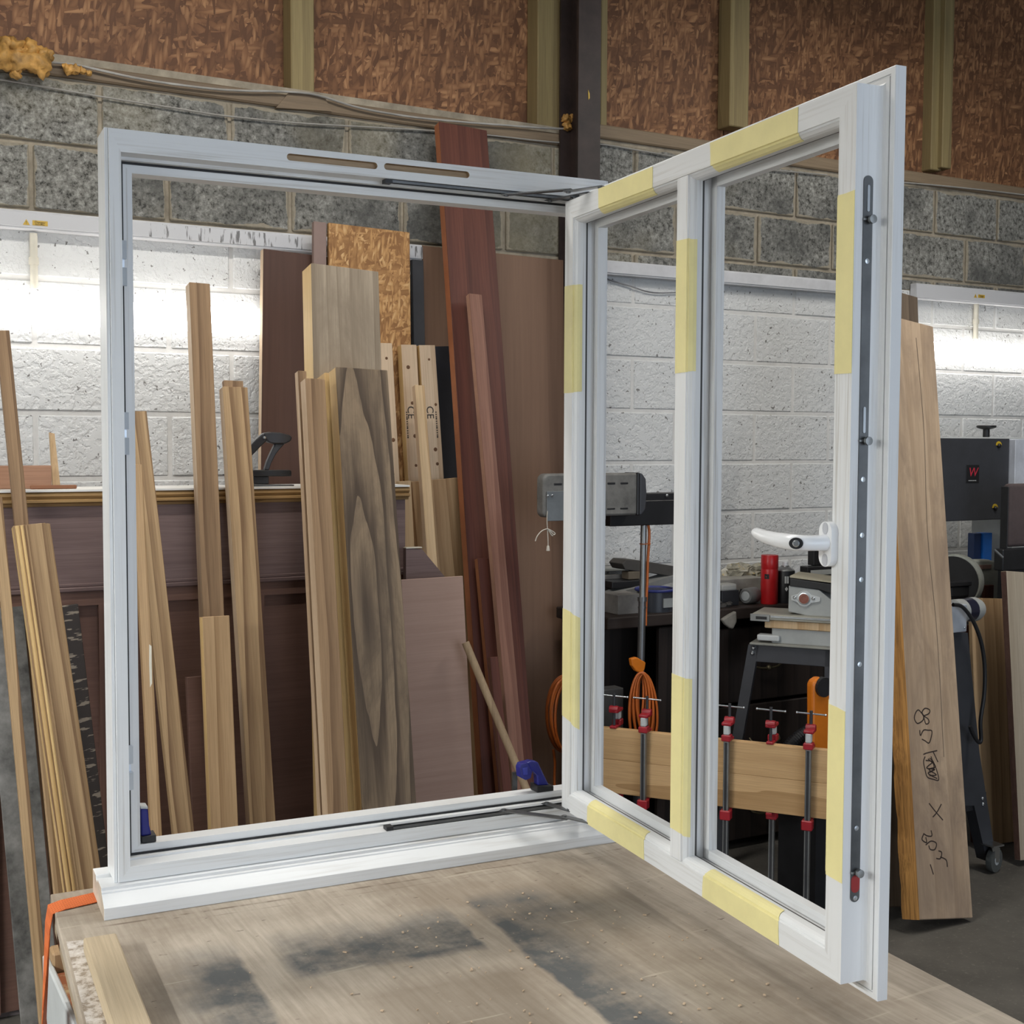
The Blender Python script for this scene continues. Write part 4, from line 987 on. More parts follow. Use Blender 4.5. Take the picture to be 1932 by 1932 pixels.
# ------------------------------------------------------------------ right side: rough slab, machines, sheets
slab_side = BARK
o, M, wd, L = PL('wide rough sawn slab with an orange waney edge and pen marks leaning on the right', (1668, 592), (1760, 600), (1736, 1771), 3.50, 2.955, .055, ROUGH, bev=.003)
m = MB(); rows = []; rr = random.Random(5)
K = 60
for i in range(K+1):
    z_ = L*i/K; a_ = .020+.012*mnoise.noise(V((0, 0, i*.21)))+.006*mnoise.noise(V((3, 0, i*.7))); b_ = .006*mnoise.noise(V((9, 0, i*.5)))
    rows.append([m.bm.verts.new(p) for p in ((.002, -.0005, z_), (-a_*.6+b_*.4, .010, z_), (-a_*1.15+b_, .030, z_), (-a_*1.35-b_, .050, z_), (.002, .056, z_))])
for A, B in zip(rows, rows[1:]):
    for j in range(4): m._f([A[j], A[j+1], B[j+1], B[j]])
b = m.build('waney_edge', BARK, smooth=70); b.parent = o
# felt-pen figures, written up the face: strokes as thin inked ribbons
INK = plain('felt_pen_ink', (.045, .028, .022), .8)
Nf = (M.to_3x3() @ V((0, -1, 0))).normalized(); P0s = M @ V((0, -.0008, 0)); Mi = M.inverted()
def zs(a, b): return (1700+a/3.513, 1150+b/3.513)
strokes = [[(150, 705), (185, 690), (190, 665), (160, 655), (140, 680), (150, 705), (145, 735), (110, 755), (90, 725), (95, 690), (115, 665), (140, 690), (150, 705), (180, 725), (185, 750), (165, 757), (150, 705)],
           [(125, 800), (130, 835), (150, 800), (180, 800), (205, 805), (200, 850), (185, 885), (160, 870), (140, 860)],
           [(150, 960), (175, 950), (240, 935)], [(215, 945), (245, 1010)],
           [(160, 975), (150, 1010), (160, 1060), (175, 1110), (215, 1125), (250, 1130), (240, 1075), (215, 1010), (190, 985)], [(180, 990), (230, 1040), (185, 1060), (235, 1095), (190, 1100)], [(165, 1000), (210, 1010), (170, 1050), (225, 1060), (180, 1085), (240, 1120)], [(200, 975), (220, 1050), (190, 1080)],
           [(187, 1285), (230, 1340), (278, 1395)], [(268, 1290), (238, 1345), (212, 1375)],
           [(200, 1465), (205, 1500), (175, 1500), (150, 1485)], [(150, 1490), (140, 1525), (170, 1545), (165, 1510)], [(165, 1560), (200, 1535), (235, 1550), (225, 1590), (195, 1590), (185, 1565)],
           [(250, 1600), (270, 1610), (262, 1650), (235, 1650)], [(262, 1640), (300, 1660), (308, 1705)], [(195, 1690), (215, 1755)]]
m = MB()
for st in strokes:
    pts = [Mi @ atP(*zs(*q), P0s, Nf) for q in st]
    pts = smooth_pts([V((p.x, -.0004, p.z)) for p in pts], 4)
    for A, B in zip(pts, pts[1:]):
        d = (B-A).normalized(); s_ = V((-d.z, 0, d.x))*.0022; A, B = A-d*.0006, B+d*.0006
        m.hexa([A-s_, B-s_, B+s_, A+s_, A-s_+V((0, .0006, 0)), B-s_+V((0, .0006, 0)), B+s_+V((0, .0006, 0)), A+s_+V((0, .0006, 0))])
b = m.build('pen_marks', INK); b.parent = o; b['kind'] = 'stuff'
m = MB(); pts = smooth_pts([V((wd*.62, -.0004, L*.97)), V((wd*.66, -.0004, L*.8)), V((wd*.60, -.0004, L*.62)), V((wd*.66, -.0004, L*.45)), V((wd*.64, -.0004, L*.25))], 6)
m.tube(pts, .0012, 5); b = m.build('split', plain('grey_crack', (.13, .095, .07), .9)); b.parent = o
PL('darker rough board behind the wide slab, its top showing above', (1640, 534), (1731, 536), (1676, 1750), 3.62, 3.09, .05, wood('dark_rough_board', (.16, .12, .085), (.07, .05, .035), 6, contrast=.4, rough=.9), side=BARKD, bev=.003)

# glued board standing in red sash clamps
GA, GB = atY(1120, 1356, 3.72), atY(1572, 1434, 3.05)
gz1 = (GA.z+GB.z)/2; gz0 = atY(1345, 1520, 3.37).z
GA.z = GB.z = gz1; gd = (GB-GA); gd.normalize(); gb_ = V((-gd.y, gd.x, 0)); gb_ = -gb_ if gb_.y < 0 else gb_
glen = (GB-GA).length+.25; GA = GA-gd*.12
Mg = Matrix((gd, gb_, UP)).transposed().to_4x4(); Mg.translation = V((GA.x, GA.y, gz0)); hB = gz1-gz0
m = MB(); m.rbox(0, glen, 0, .03, 0, hB*.52-.0006, .0012, 1); o = m.build('glued_board', GLUE); o.matrix_world = Mg
tag(o, 'wide tan board being glued up on edge between red sash clamps', 'board')
m = MB(); m.rbox(0, glen, 0, .03, hB*.52, hB, .0012, 1); b = m.build('upper_strip', GLUE); b.parent = o
def on_board(x, y):                    # photo point -> (s along board, z)
    p = atP(x, y, V((GA.x, GA.y, 0)), gb_); q = p-V((GA.x, GA.y, 0)); return q.dot(gd), p.z
def sash_clamp(label, x, front):
    s, _ = on_board(x, 1420); base = GA+gd*s; base.z = 0
    t = thing('sash_clamp', label, 'clamp', base)
    off = -.022 if front else .052
    MM = Matrix((gd, gb_, UP)).transposed().to_4x4(); MM.translation = base
    zt = gz1
    m = MB(); m.rbox(-.009, .009, off-.011, off+.011, .012, zt+.035, .0015, 1, MM); m.mi = 1; m.box(-.0045, .0045, off-.0113, off-.010, .02, zt, MM); m.build('bar', [STEEL, DARKM], t)
    m = MB(); m.rbox(-.016, .016, off-.017, off+.017, zt+.004, zt+.026, .003, 1, MM); m.rbox(-.012, .012, min(off, .0)-.004, .032 if front else off, zt+.001, zt+.010, .002, 1, MM); m.build('foot', RED, t)
    m = MB(); m.rbox(-.010, .010, off-.012, off+.012, zt+.026, zt+.058, .003, 1, MM); m.build('neck', LGREYM, t)
    y1 = .012
    m = MB(); m.rbox(-.017, .017, min(off, y1)-.012, max(off, y1)+.012, zt+.056, zt+.068, .004, 2, MM); m.lathe([(.012, -.016), (.014, 0), (.012, .016)], MM @ V((0, y1, zt+.068)), gd, 14); m.build('head', RED, t, smooth=40)
    m = MB(); m.cyl(MM @ V((0, y1, zt+.012)), MM @ V((0, y1, zt+.125)), .0055, n=10); m.build('screw', DARKM, t)
    m = MB(); m.cyl(MM @ V((-.045, y1-.012, zt+.118)), MM @ V((.045, y1+.012, zt+.112)), .003, n=8); m.ball(MM @ V((-.045, y1-.012, zt+.118)), .0045); m.ball(MM @ V((.045, y1+.012, zt+.112)), .0045); m.build('tommy_bar', CHROME, t, smooth=60)
    m = MB(); m.rbox(-.018, .018, off-.018, off+.018, gz0-.035, gz0-.002, .003, 1, MM); m.rbox(-.011, .011, min(off, 0), max(off, .03), gz0-.012, gz0-.001, .002, 1, MM); m.build('lower_jaw', RED, t)
    m = MB(); m.rbox(-.03, .03, off-.05, off+.05, 0, .012, .003, 1, MM); m.build('foot_plate', DARKM, t)
sash_clamp('red sash clamp behind the far left end of the glued board', 1156, False)
sash_clamp('red sash clamp over the board seen through the left pane, bar in front', 1218, True)
sash_clamp('red sash clamp with the longest chrome tommy bar at the left of the right pane', 1374, True)
sash_clamp('red sash clamp behind the board in the middle of the right pane', 1452, False)
sash_clamp('red sash clamp on the glued board nearest the handle stile', 1528, True)

# heater on a pole with orange cable
HY = 3.80
hb = atY(1212, 1500, HY); base = V((hb.x+.0, HY, 0))
t = thing('patio_heater', 'dusty grey slotted heater head on a steel pole with a white pull cord', 'heater', base)
bx = box_px(1012, 886, 1192, 964, HY-.10, .09)
lo = atY(1012, 964, HY-.10); hi = atY(1012, 886, HY-.10); r_e = atY(1200, 985, HY-.10); r_t = atY(1200, 900, HY-.10)
x0, x1 = lo.x+.028, r_e.x+.012; z0, z1 = (lo.z+r_e.z)/2, (hi.z+r_t.z)/2
m = MB(); pr = []
for cx_, cz_, a0 in ((x0+.022, z1-.022, PI/2), (x0+.022, z0+.022, PI)):
    for k in range(6): q = a0+k*PI/10; pr.append((cx_+math.cos(q)*.022, cz_+math.sin(q)*.022))
pr += [(x1, z0), (x1, z1)]
m.prism([V((a_, HY-.10, b_)) for a_, b_ in pr], (0, .05, 0)); m.build('heater_shell', DUST, t, bevel=.008, smooth=50)
m = MB()
for xx in (x0+.04, x0+.095, x0+.15, x0+.205, x0+.26, x0+.315):
    if xx < x1-.05: m.rbox(xx, xx+.034, HY-.1015, HY-.098, z1-.040, z1-.032, .002, 1); m.rbox(xx, xx+.034, HY-.1015, HY-.098, z0+.022, z0+.029, .002, 1)
m.build('vent_slot', BLACK, t, kind='stuff')
m = MB(); k = 8; cap = [(x1, z1), (x1+.010, z1-.002), (x1+.026, z1-.022), (x1+.030, (z0+z1)/2), (x1+.026, z0+.022), (x1+.010, z0+.002), (x1, z0)]
m.prism([V((a_, HY-.106, b_)) for a_, b_ in cap], (0, .085, 0)); m.mi = 1; m.box(x1-.012, x1+.001, HY-.107, HY-.02, z0-.001, z1+.001); m.build('end_cap', [CHAR, BLACK], t, bevel=.004)
m = MB(); pxa = atY(1032, 927, HY-.105); pxb = atY(1142, 980, HY-.105); m.rbox(pxa.x, pxb.x+.002, HY-.106, HY-.102, pxb.z, pxa.z, .001, 1); m.mi = 1
for q in ((1033, 936), (1041, 935)): c = atY(*q, HY-.107); m.lathe([(.0045, 0), (.0045, .003), (.002, .0045)], c, (0, -1, 0), 10)
m.build('bracket_plate', [plain('galvanised_plate', (.20, .215, .225), .5, .5, .15), CHROME], t)
m = MB(); pts = [(1033, 964), (1032, 980), (1033, 1000), (1034, 1020), (1034, 1038)]; m.tube(smooth_pts([atY(*q, HY-.11) for q in pts]), .0016, 6)
m.tube(smooth_pts([atY(*q, HY-.112) for q in ((1010, 1021), (1014, 1011), (1022, 1002), (1032, 998), (1040, 1001), (1047, 1006), (1045, 1009), (1040, 1004), (1034, 998), (1040, 1009), (1043, 1011))]), .0019, 6)
c = atY(1034, 1037, HY-.11); m.lathe([(.003, .014), (.004, .012), (.0065, -.002), (.006, -.004)], c, n=10); m.build('pull_cord', CORD, t, smooth=60)
a, b = atY(1150, 936, HY+.02), atY(1312, 982, HY+.02); az = atY(1268, 928, HY+.02); bz = atY(1268, 990, HY+.02)
m = MB(); m.rbox(a.x-.02, b.x, HY-.018, HY+.06, bz.z+.004, az.z-.028, .003, 1); m.rbox(a.x+.02, b.x, HY-.014, HY+.05, az.z-.029, az.z-.002, .002, 1); m.mi = 1
c = atY(1258, 935, HY-.016); m.lathe([(.006, 0), (.006, .003), (.003, .006)], c, (0, -1, 0), 10); m.build('black_crossbar', [BLACK, CHROME], t)
pt, pbm = atY(1215, 985, HY), atY(1206, 1390, HY); xp = lambda z: pt.x+(z-pt.z)/(pbm.z-pt.z)*(pbm.x-pt.x)
zj = atY(1212, 1128, HY).z; zk = atY(1208, 1287, HY).z
m = MB(); m.cyl(V((xp(pt.z), HY, pt.z+.05)), V((xp(zj), HY, zj)), .0115, n=14); m.mi = 1; m.cyl(V((xp(zj), HY, zj)), V((xp(zk), HY, zk)), .0140, n=14); m.lathe([(.0175, -.012), (.0175, .004)], V((xp(zj), HY, zj)), n=14); m.lathe([(.016, -.003), (.016, .003)], V((xp(zj), HY, zj-.035)), n=14)
m.mi = 2; m.cyl(V((xp(zk), HY, zk)), V((xp(0), HY, .02)), .0175, n=14); m.lathe([(.10, 0), (.10, .012), (.03, .03), (.02, .05)], V((xp(0), HY, 0)), n=28)
m.build('pole', [STEEL, plain('mid_steel', (.20, .205, .21), .4, .85, .1), DARKM], t, smooth=40)
m = MB(); m.tube(smooth_pts([atY(*q, HY-.004) for q in ((1223, 990), (1225, 1010), (1222, 1060), (1221, 1100), (1219, 1140), (1218, 1180))]), .0052, 8)
m.lathe([(.0215, -.0012), (.0215, .0012)], atY(1217, 1026, HY-.003), n=14)
m.build('feed_cable', ORANGE, t, smooth=60)
m = MB()
for i in range(9):
    u_ = (i-4)/4; pts = []
    for k in range(20):
        q = 2*PI*k/20; yy = 1336-math.cos(q)*68*(1-.05*abs(u_)); xx = 1211+u_*15*(.25+.75*(1-math.cos(q))/2)+math.sin(q)*(11+4*(i % 3)); pts.append(atY(xx, yy, HY-.03-.010*(i % 3)-.01*math.sin(q)))
    m.tube(smooth_pts(pts, 3, True), .0048, 6, closed=True)
m.build('cable_coil', ORANGE, t, smooth=70)
m = MB(); m.prism([atY(*q, HY-.05) for q in ((1191, 1243), (1202, 1240), (1212, 1246), (1219, 1250), (1217, 1262), (1212, 1272), (1200, 1266), (1193, 1256))], (0, .02, 0)); m.build('cable_tie_knot', ORANGEP, t, bevel=.004)
# second coil hanging on the hardboard
m = MB(); CYc = 4.03
for i in range(7):
    pts = []
    for k in range(24):
        q = 2*PI*k/24; rx = 34-2.2*i+2*math.sin(i*2.1); ry = 72-1.6*i; pts.append(atY(1065+math.sin(q)*rx+i*.6, 1347-math.cos(q)*ry+i*1.2, CYc-.012*(i % 3)-.02*math.sin(q+i)))
    m.tube(smooth_pts(pts, 3, True), .0052, 6, closed=True)
m.tube(smooth_pts([atY(*q, CYc) for q in ((1044, 1414), (1047, 1440), (1046, 1470), (1047, 1500), (1050, 1540))]), .005, 6)
hk = atY(1065, 1276, CYc); m.mi = 1; m.cyl(hk+V((-.01, 0, 0)), hk+V((.16, .0, 0)), .005, n=8)
tag(m.build('cable_reel', [ORANGE, DARKM], org=hk, smooth=70), 'coil of orange cable hanging just left of the sash hinge stile', 'cable')

# dark bench along the back wall
BZ = atY(1200, 1160, 3.95).z
t = thing('back_bench', 'dark cluttered bench with drawers along the white back wall', 'bench', V((3.6, 4.2, 0)))
bx0, bx1 = atY(1139, 1160, 3.95).x, 4.12
m = MB(); m.rbox(bx0, bx1, 3.92, 4.30, BZ-.045, BZ, .004, 1); m.build('bench_top', DARKW, t)
m = MB(); m.box(bx0+.02, bx1-.02, 4.25, 4.27, .02, BZ-.045); m.box(bx0+.02, bx0+.05, 3.98, 4.25, 0, BZ-.045); m.box(bx1-.05, bx1-.02, 3.98, 4.25, 0, BZ-.045); m.build('carcass', DARKV, t)
dx0 = atY(1352, 1300, 3.97).x; dx1 = bx1-.055
for i, (za, zb) in enumerate(((.62, .93), (.30, .605), (.04, .285))):
    za, zb = za*BZ*.98, zb*BZ*.98
    m = MB(); m.rbox(dx0, dx1, 3.965, 3.99, za, zb, .004, 1); d_ = m.build('drawer', DARKV, t)
    if i < 3:
        m = MB(); xc = atY(1443, 1330, 3.96).x; zc_ = (za+zb)/2
        m.tube(smooth_pts([V((xc-.075, 3.964, zc_+.012)), V((xc-.068, 3.945, zc_-.006)), V((xc-.03, 3.938, zc_-.016)), V((xc+.03, 3.938, zc_-.016)), V((xc+.068, 3.945, zc_-.006)), V((xc+.075, 3.964, zc_+.012))]), .0045, 8); m.ball(V((xc, 3.938, zc_-.016)), .012)
        m.build('handle', plain('aged_brass', (.12, .10, .06), .5, .7, .2), d_, smooth=60)
m = MB(); a, b = atY(1243, 1180, 3.97), atY(1290, 1180, 3.97); m.rbox(a.x, dx0-.01, 3.965, 3.99, .04, BZ-.06, .004, 1); m.build('cupboard_door', DARKV, t)
def small(name, label, cat, x0, y0, x1, y1, Y, dep, mat, bev=.003, rest=None):
    b = box_px(x0, y0, x1, y1, Y, dep); z0 = rest if rest is not None else b[4]
    m = MB(); m.rbox(b[0], b[1], b[2], b[3], z0, b[5], bev, 2)
    return tag(m.build(name, mat, org=((b[0]+b[1])/2, Y, z0)), label, cat)
# clutter seen through the left pane
r0 = BZ
small('card_box', 'dull grey card box on the back bench beside the heater pole', 'box', 1166, 1122, 1212, 1172, 3.98, .12, GDUST, .002, r0)
small('wall_ledge', 'thin grey metal rail fixed low on the wall behind the heater pole', 'rail', 1110, 1071, 1222, 1077, 4.46, .028, GREYM)
small('dusty_board', 'dusty grey board standing at the back of the bench under the rail', 'board', 1139, 1084, 1206, 1165, 4.27, .02, GDUST, .002, r0)
P = [atY(*q, 4.20) for q in ((1174, 1064), (1182, 1056), (1205, 1057), (1290, 1071), (1290, 1092), (1240, 1083), (1180, 1075))]
tag(MB().prism(P, (0, .10, 0)).build('sanding_board', plain('charcoal_board', (.06, .055, .05), .8), org=P[0], bevel=.003), 'dark blunt ended board propped over the bench behind the pole', 'board')
pp = [atY(1125, 1132, 4.15), atY(1290, 1080, 4.20), atY(1290, 1092, 4.20), atY(1125, 1143, 4.15)]
tag(MB().prism(pp, (0, .05, .012)).build('metal_fence', plain('grey_alloy', (.24, .24, .235), .6, .3), org=pp[0]), 'long grey metal fence lying diagonally across the bench clutter', 'tool')
small('tool_tray', 'flat black tool tray with open bars on the bench behind the pole', 'tray', 1155, 1096, 1212, 1109, 4.18, .12, BLACK, .003)
small('small_block', 'small brown wooden lump behind the heater pole', 'wood block', 1186, 1078, 1212, 1093, 4.20, .05, plain('brown_lump', (.13, .105, .075), .8))
c = atY(1252, 1179, 3.96); tr = c.x-atY(1222, 1179, 3.96).x; zt_ = atY(1252, 1112, 4.0).z
t = thing('plastic_tub', 'clear plastic tub with a blue rim on the back bench', 'tub', V((c.x, 4.02, r0)))
m = MB(); m.lathe([(tr*.92, 0), (tr*.95, zt_-r0)], V((c.x, 4.02, r0)), n=24); cl = NT('smoky_plastic'); cl.col((.08, .085, .10)); cl.rough(.2); cl.b.inputs['Transmission Weight'].default_value = .35; m.build('tub_wall', cl.m, t, smooth=50)
m = MB(); m.tube([V((c.x+math.cos(k*PI/12)*tr, 4.02+math.sin(k*PI/12)*tr, zt_)) for k in range(24)], .006, 8, closed=True); m.build('tub_rim', plain('blue_rim', (.03, .04, .20), .4), t, smooth=60)
m = MB(); m.box(c.x-.012, c.x+.035, 4.02-tr*1.0, 4.02-tr*.93, r0+.02, r0+.055); m.build('tub_label', GREYM, t)
small('floor_bin', 'dark grey box low behind the glued board in the left pane', 'box', 1132, 1300, 1176, 1420, 3.84, .06, plain('dull_dark_grey', (.055, .053, .052), .7), .004, .0)
# right pane: tray of bags, cans, odd tools
small('wood_tray', 'pale box of crumpled plastic bags at the back of the bench', 'box', 1346, 1092, 1440, 1128, 4.12, .18, plain('dirty_white_box', (.38, .36, .32), .8, var=.2), .003, r0)
m = MB()
for i in range(16):
    c = atY(1380+random.random()*52, 1070+random.random()*22, 4.24); m.ball(c, .028+.02*random.random(), (1.2, .8, .7), 2, .8, 31)
pb = NT('crumpled_film'); pb.col(pb.ramp(pb.noise(pb.coord('Position'), 30, 4, .6), [(.35, (.30, .28, .22)), (.55, (.50, .47, .38)), (.7, (.55, .40, .12))])); pb.rough(.3)
tag(m.build('plastic_bags', pb.m, org=c), 'crumpled clear and yellow plastic bags heaped in the pale box', 'bag')
def can(name, label, x, y0, y1, w, Y, prof, mats, rest=None):
    a, b = atY(x, y0, Y), atY(x, y1, Y); r = (atY(x+w/2, y1, Y).x-b.x); zb = rest if rest is not None else b.z; H = a.z-zb
    t = thing(name, label, 'can', V((b.x, Y, zb)))
    return t, V((b.x, Y, zb)), r, H
t, c, r, H = can('spray_can', 'tall red spray can standing on the back bench', 1451, 1047, 1140, 25, 3.98, 0, 0, r0)
m = MB(); m.lathe([(r*.95, 0), (r, .004), (r, H*.70), (r*.97, H*.72)], c, n=24); m.build('can_body', REDCAN, t, smooth=40)
m = MB(); m.lathe([(r*.98, H*.72), (r*1.0, H*.73), (r*1.0, H*.99), (r*.96, H)], c, n=24); m.build('can_lid', REDCAN, t, smooth=40)
m = MB(); m.prism([c+V((math.sin(q)*r*1.005, -math.cos(q)*r*1.005, H*.52)) for q in (-1.3, -1.1, -.9, -.75)]+[c+V((math.sin(q)*r*1.005, -math.cos(q)*r*1.005, H*.62)) for q in (-.75, -.9, -1.1, -1.3)], (0, -.0005, 0)); m.build('printed_band', BLACK, t)
t, c, r, H = can('spray_can', 'black spray can with a silver shoulder beside the red one', 1480, 1076, 1155, 28, 3.98, 0, 0, r0)
m = MB(); m.lathe([(r*.96, 0), (r, .004), (r, H*.98), (r*.97, H)], c, n=24); m.build('can_body', BLACK, t, smooth=40)
m = MB(); m.lathe([(r*.97, H), (r*.80, H+.010), (r*.45, H+.016), (r*.40, H+.020)], c, n=24); m.mi = 1; m.lathe([(r*.30, H+.020), (r*.28, H+.034), (r*.2, H+.036)], c, n=14); m.build('shoulder', [STEEL, WPLAS], t, smooth=40)
m = MB(); pr = [c+V((math.sin(q)*r*1.006, -math.cos(q)*r*1.006, z_)) for q, z_ in ((-.75, H*.62), (-.35, H*.62), (-.35, H*.84), (-.75, H*.84))]; m.prism(pr, (0, -.0005, 0)); m.build('barcode_label', LGREYM, t)
m = MB(); pr = [c+V((math.sin(q)*r*1.006, -math.cos(q)*r*1.006, z_)) for q, z_ in ((-.72, H*.45), (-.55, H*.38), (-.40, H*.45), (-.55, H*.52))]; m.prism(pr, (0, -.0005, 0)); m.build('hazard_diamond', LGREYM, t)
small('machine_vice', 'dark jig block with a pale pot on the cluttered bench', 'tool', 1362, 1114, 1394, 1160, 3.99, .10, DARKM, .003, r0)
b_ = box_px(1361, 1102, 1391, 1115, 3.99, .06); tag(MB().rbox(b_[0], b_[1], 3.99, 4.05, b_[4], b_[5], .008, 2).build('plastic_pot', plain('dirty_pot', (.42, .41, .38), .6), org=(b_[0], 3.99, b_[4])), 'small pale pot standing on the dark jig block', 'pot')
P = [atY(*q, 4.08) for q in ((1399, 1146), (1400, 1128), (1404, 1124), (1409, 1112), (1412, 1128), (1418, 1132), (1420, 1140))]
tag(MB().prism(P, (0, .05, 0)).build('dark_tool', BLACK, org=P[0], bevel=.003), 'black pointed tool on the bench left of the red can', 'tool')
m = MB()
for q, r_ in (((1350, 1142), 10), ((1362, 1150), 11), ((1374, 1146), 8), ((1357, 1160), 9)): m.ball(atY(*q, 3.98)+V((0, 0, .012)), r_/480, (1.2, .9, .8), 2, .7, 17)
tag(m.build('rag_heap', plain('dark_rag', (.07, .065, .06), .9, var=.4), org=atY(1360, 1160, 3.96)), 'dark oily rag heaped on the bench at the left of the right pane', 'rag')
m = MB(); P = [atY(*q, 3.918) for q in ((1357, 1168), (1372, 1158), (1384, 1152), (1385, 1172), (1378, 1186), (1372, 1184), (1364, 1178))]; m.prism(P, (0, -.02, 0))
tag(m.build('hanging_cloth', plain('grey_cloth', (.22, .205, .18), .9, var=.3), org=P[0], bevel=.006), 'grey cloth hanging over the front of the back bench', 'cloth')
c = atY(1424, 1152, 4.00); c.z = r0+.034; c.x -= .05; m = MB(); m.lathe([(.028, 0), (.033, .01), (.033, .07), (.026, .085)], c, (.9, .3, 0), 22); m.mi = 1; m.lathe([(.018, -.004), (.020, 0)], c, (.9, .3, 0), 18)
tag(m.build('router_motor', [plain('grey_motor', (.20, .20, .195), .5), LGREYM], org=c, smooth=40), 'grey round motor lying on the bench in front of the red can', 'motor')

# drum sander / planer on a stand
so = atY(1417, 1158, 3.72); SN = gb_; 
t = thing('drum_sander', 'grey bench thicknesser with a chrome edged table on a dark stand', 'machine', V((so.x+.3, so.y, 0)))
MS = Matrix((gd, gb_, UP)).transposed().to_4x4(); MS.translation = V((so.x, so.y, 0)); MSi = MS.inverted()
def onS(x, y, off=0.):                  # photo point on the machine's front plane set back by off -> (s, z)
    p = MSi @ atP(x, y, V((so.x, so.y, 0))+gb_*off, gb_); return p.x, p.z
def q_(x0, y0, x1, y1, off, dep, name, mat, bev=.003, par=None):
    a, b = onS(x0, y0, off), onS(x1, y1, off); m = MB(); m.rbox(a[0], b[0], off, off+dep, b[1], a[1], bev, 2, MS); return m.build(name, mat, par or t)
zt_ = so.z; LEN = .33
m = MB(); m.rbox(0, LEN, 0, .22, zt_-.020, zt_, .002, 1, MS); m.build('table', plain('dusty_table', (.36, .35, .30), .55, .3, .1), t)
m = MB(); m.rbox(.075, LEN, -.004, -.0002, zt_-.010, zt_-.002, .001, 1, MS); m.build('chrome_edge', CHROME, t)
m = MB(); m.rbox(-.002, .072, -.006, -.0003, zt_-.026, zt_+.001, .001, 1, MS); m.mi = 1; m.box(.020, .062, -.0075, -.0055, zt_-.018, zt_-.007, MS); m.build('edge_block', [STEEL, BLACK], t)
m = MB(); m.rbox(.05, LEN, .01, .2, zt_-.052, zt_-.021, .003, 1, MS); m.build('wood_packing', PINE, t)
q_(1456, 1184, 1575, 1222, .02, .18, 'base_casting', GREYM, .004)
q_(1428, 1197, 1470, 1211, .0, .05, 'clamp_knob', LGREYM, .005)
a = onS(1416, 1211)
m = MB(); m.rbox(a[0], LEN, -.02, .24, a[1]-.008, a[1], .002, 1, MS); m.build('stand_top', plain('stand_top_paint', (.25, .25, .22), .5), t)
m = MB(); m.rbox(a[0]+.02, LEN, 0, .02, a[1]-.075, a[1]-.009, .002, 1, MS); m.build('stand_apron', CHAR, t)
m = MB(); p1, p2, p3, p4 = (V((*onS(*q),)) for q in ((1412, 1216), (1432, 1216), (1396, 1420), (1376, 1420)))
k3 = p2+(p3-p2)*(p2.y/(p2.y-p3.y)); k4 = p1+(p4-p1)*(p1.y/(p1.y-p4.y))
m.prism([MS @ V((p.x, .0, p.y)) for p in (p1, p2, k3, k4)], gb_*.03); m.mi = 1
for q in ((1422, 1222), (1420, 1232)): b = onS(*q); m.lathe([(.008, 0), (.008, .005), (.004, .009)], MS @ V((b[0], 0, b[1])), -gb_, 12)
m.build('leg', [CHAR, CHROME], t)
m = MB(); m.box(LEN-.05, LEN-.01, 0, .03, 0, a[1]-.01, MS); m.build('leg', CHAR, t)
HS = .05
def ps(pts, off, dep, name, mat, bev=.003):
    m = MB(); m.prism([MS @ V((onS(*q, off)[0], off, onS(*q, off)[1])) for q in pts], gb_*dep); return m.build(name, mat, t, bevel=bev)
ps(((1488, 1105), (1545, 1113), (1575, 1138), (1575, 1174), (1560, 1170), (1487, 1154)), HS, .16, 'drum_housing', GREYM)
b = onS(1518, 1129, HS); c = MS @ V((b[0], HS, b[1])); k = onS(1528, 1130, HS)[0]-b[0]
m = MB(); ax = -gb_
m.prism([c+gd*(math.cos(q*PI/12)*k*1.5+(.03 if q in (0, 1, 23) else 0)-(.02 if q in (11, 12, 13) else 0))+UP*math.sin(q*PI/12)*k*1.5 for q in range(24)], ax*.008); m.mi = 1; m.lathe([(k*1.15, .008), (k*1.12, .013), (k*.95, .0135)], c, ax, 24); m.mi = 2; m.lathe([(k*.95, .0136), (k*.55, .0142), (k*.5, .012), (k*.15, .012)], c, ax, 24); m.mi = 1
for s_ in (-1, 1): m.lathe([(.006, .008), (.006, .014), (.003, .017)], c+gd*s_*k*1.75+UP*.003, ax, 12)
m.build('bearing_flange', [LGREYM, CHROME, plain('brown_bearing', (.24, .085, .06), .5)], t, smooth=40)
ps(((1490, 1091), (1575, 1103), (1575, 1122), (1545, 1112), (1490, 1106)), HS-.005, .18, 'top_cover', BLACK, .002)
a, b = onS(1490, 1090, HS-.005), onS(1575, 1101, HS-.005); m = MB(); m.prism([MS @ V(p) for p in ((a[0], HS-.005, a[1]+.001), (b[0], HS-.005, b[1]+.001), (b[0], HS+.175, b[1]+.001), (a[0], HS+.175, a[1]+.001))], (0, 0, .006)); m.build('wood_lid', plain('beige_lid', (.42, .38, .28), .7), t)
t = thing('bench_grinder', 'black machine with a square head on the bench behind the handle stile', 'machine', V((atY(1550, 1080, 4.0).x, 4.025, r0)))
for nm, bb, bv in (('lower_body', (1524, 1068, 1580, 1102, 4.00, .05), .003), ('upper_body', (1536, 1034, 1580, 1066, 4.01, .04), .003), ('name_plate', (1530, 1075, 1580, 1084, 3.998, .003), .0008)):
    b = box_px(*bb); m = MB(); m.rbox(*b, bv, 1); m.build(nm, GREYM if nm == 'name_plate' else BLACK, t)
b = box_px(1540, 1100, 1580, 1140, 4.00, .05); m = MB(); m.rbox(b[0], b[1], 4.005, 4.045, r0, b[5]+.01, .002, 1); m.build('pedestal', BLACK, t)
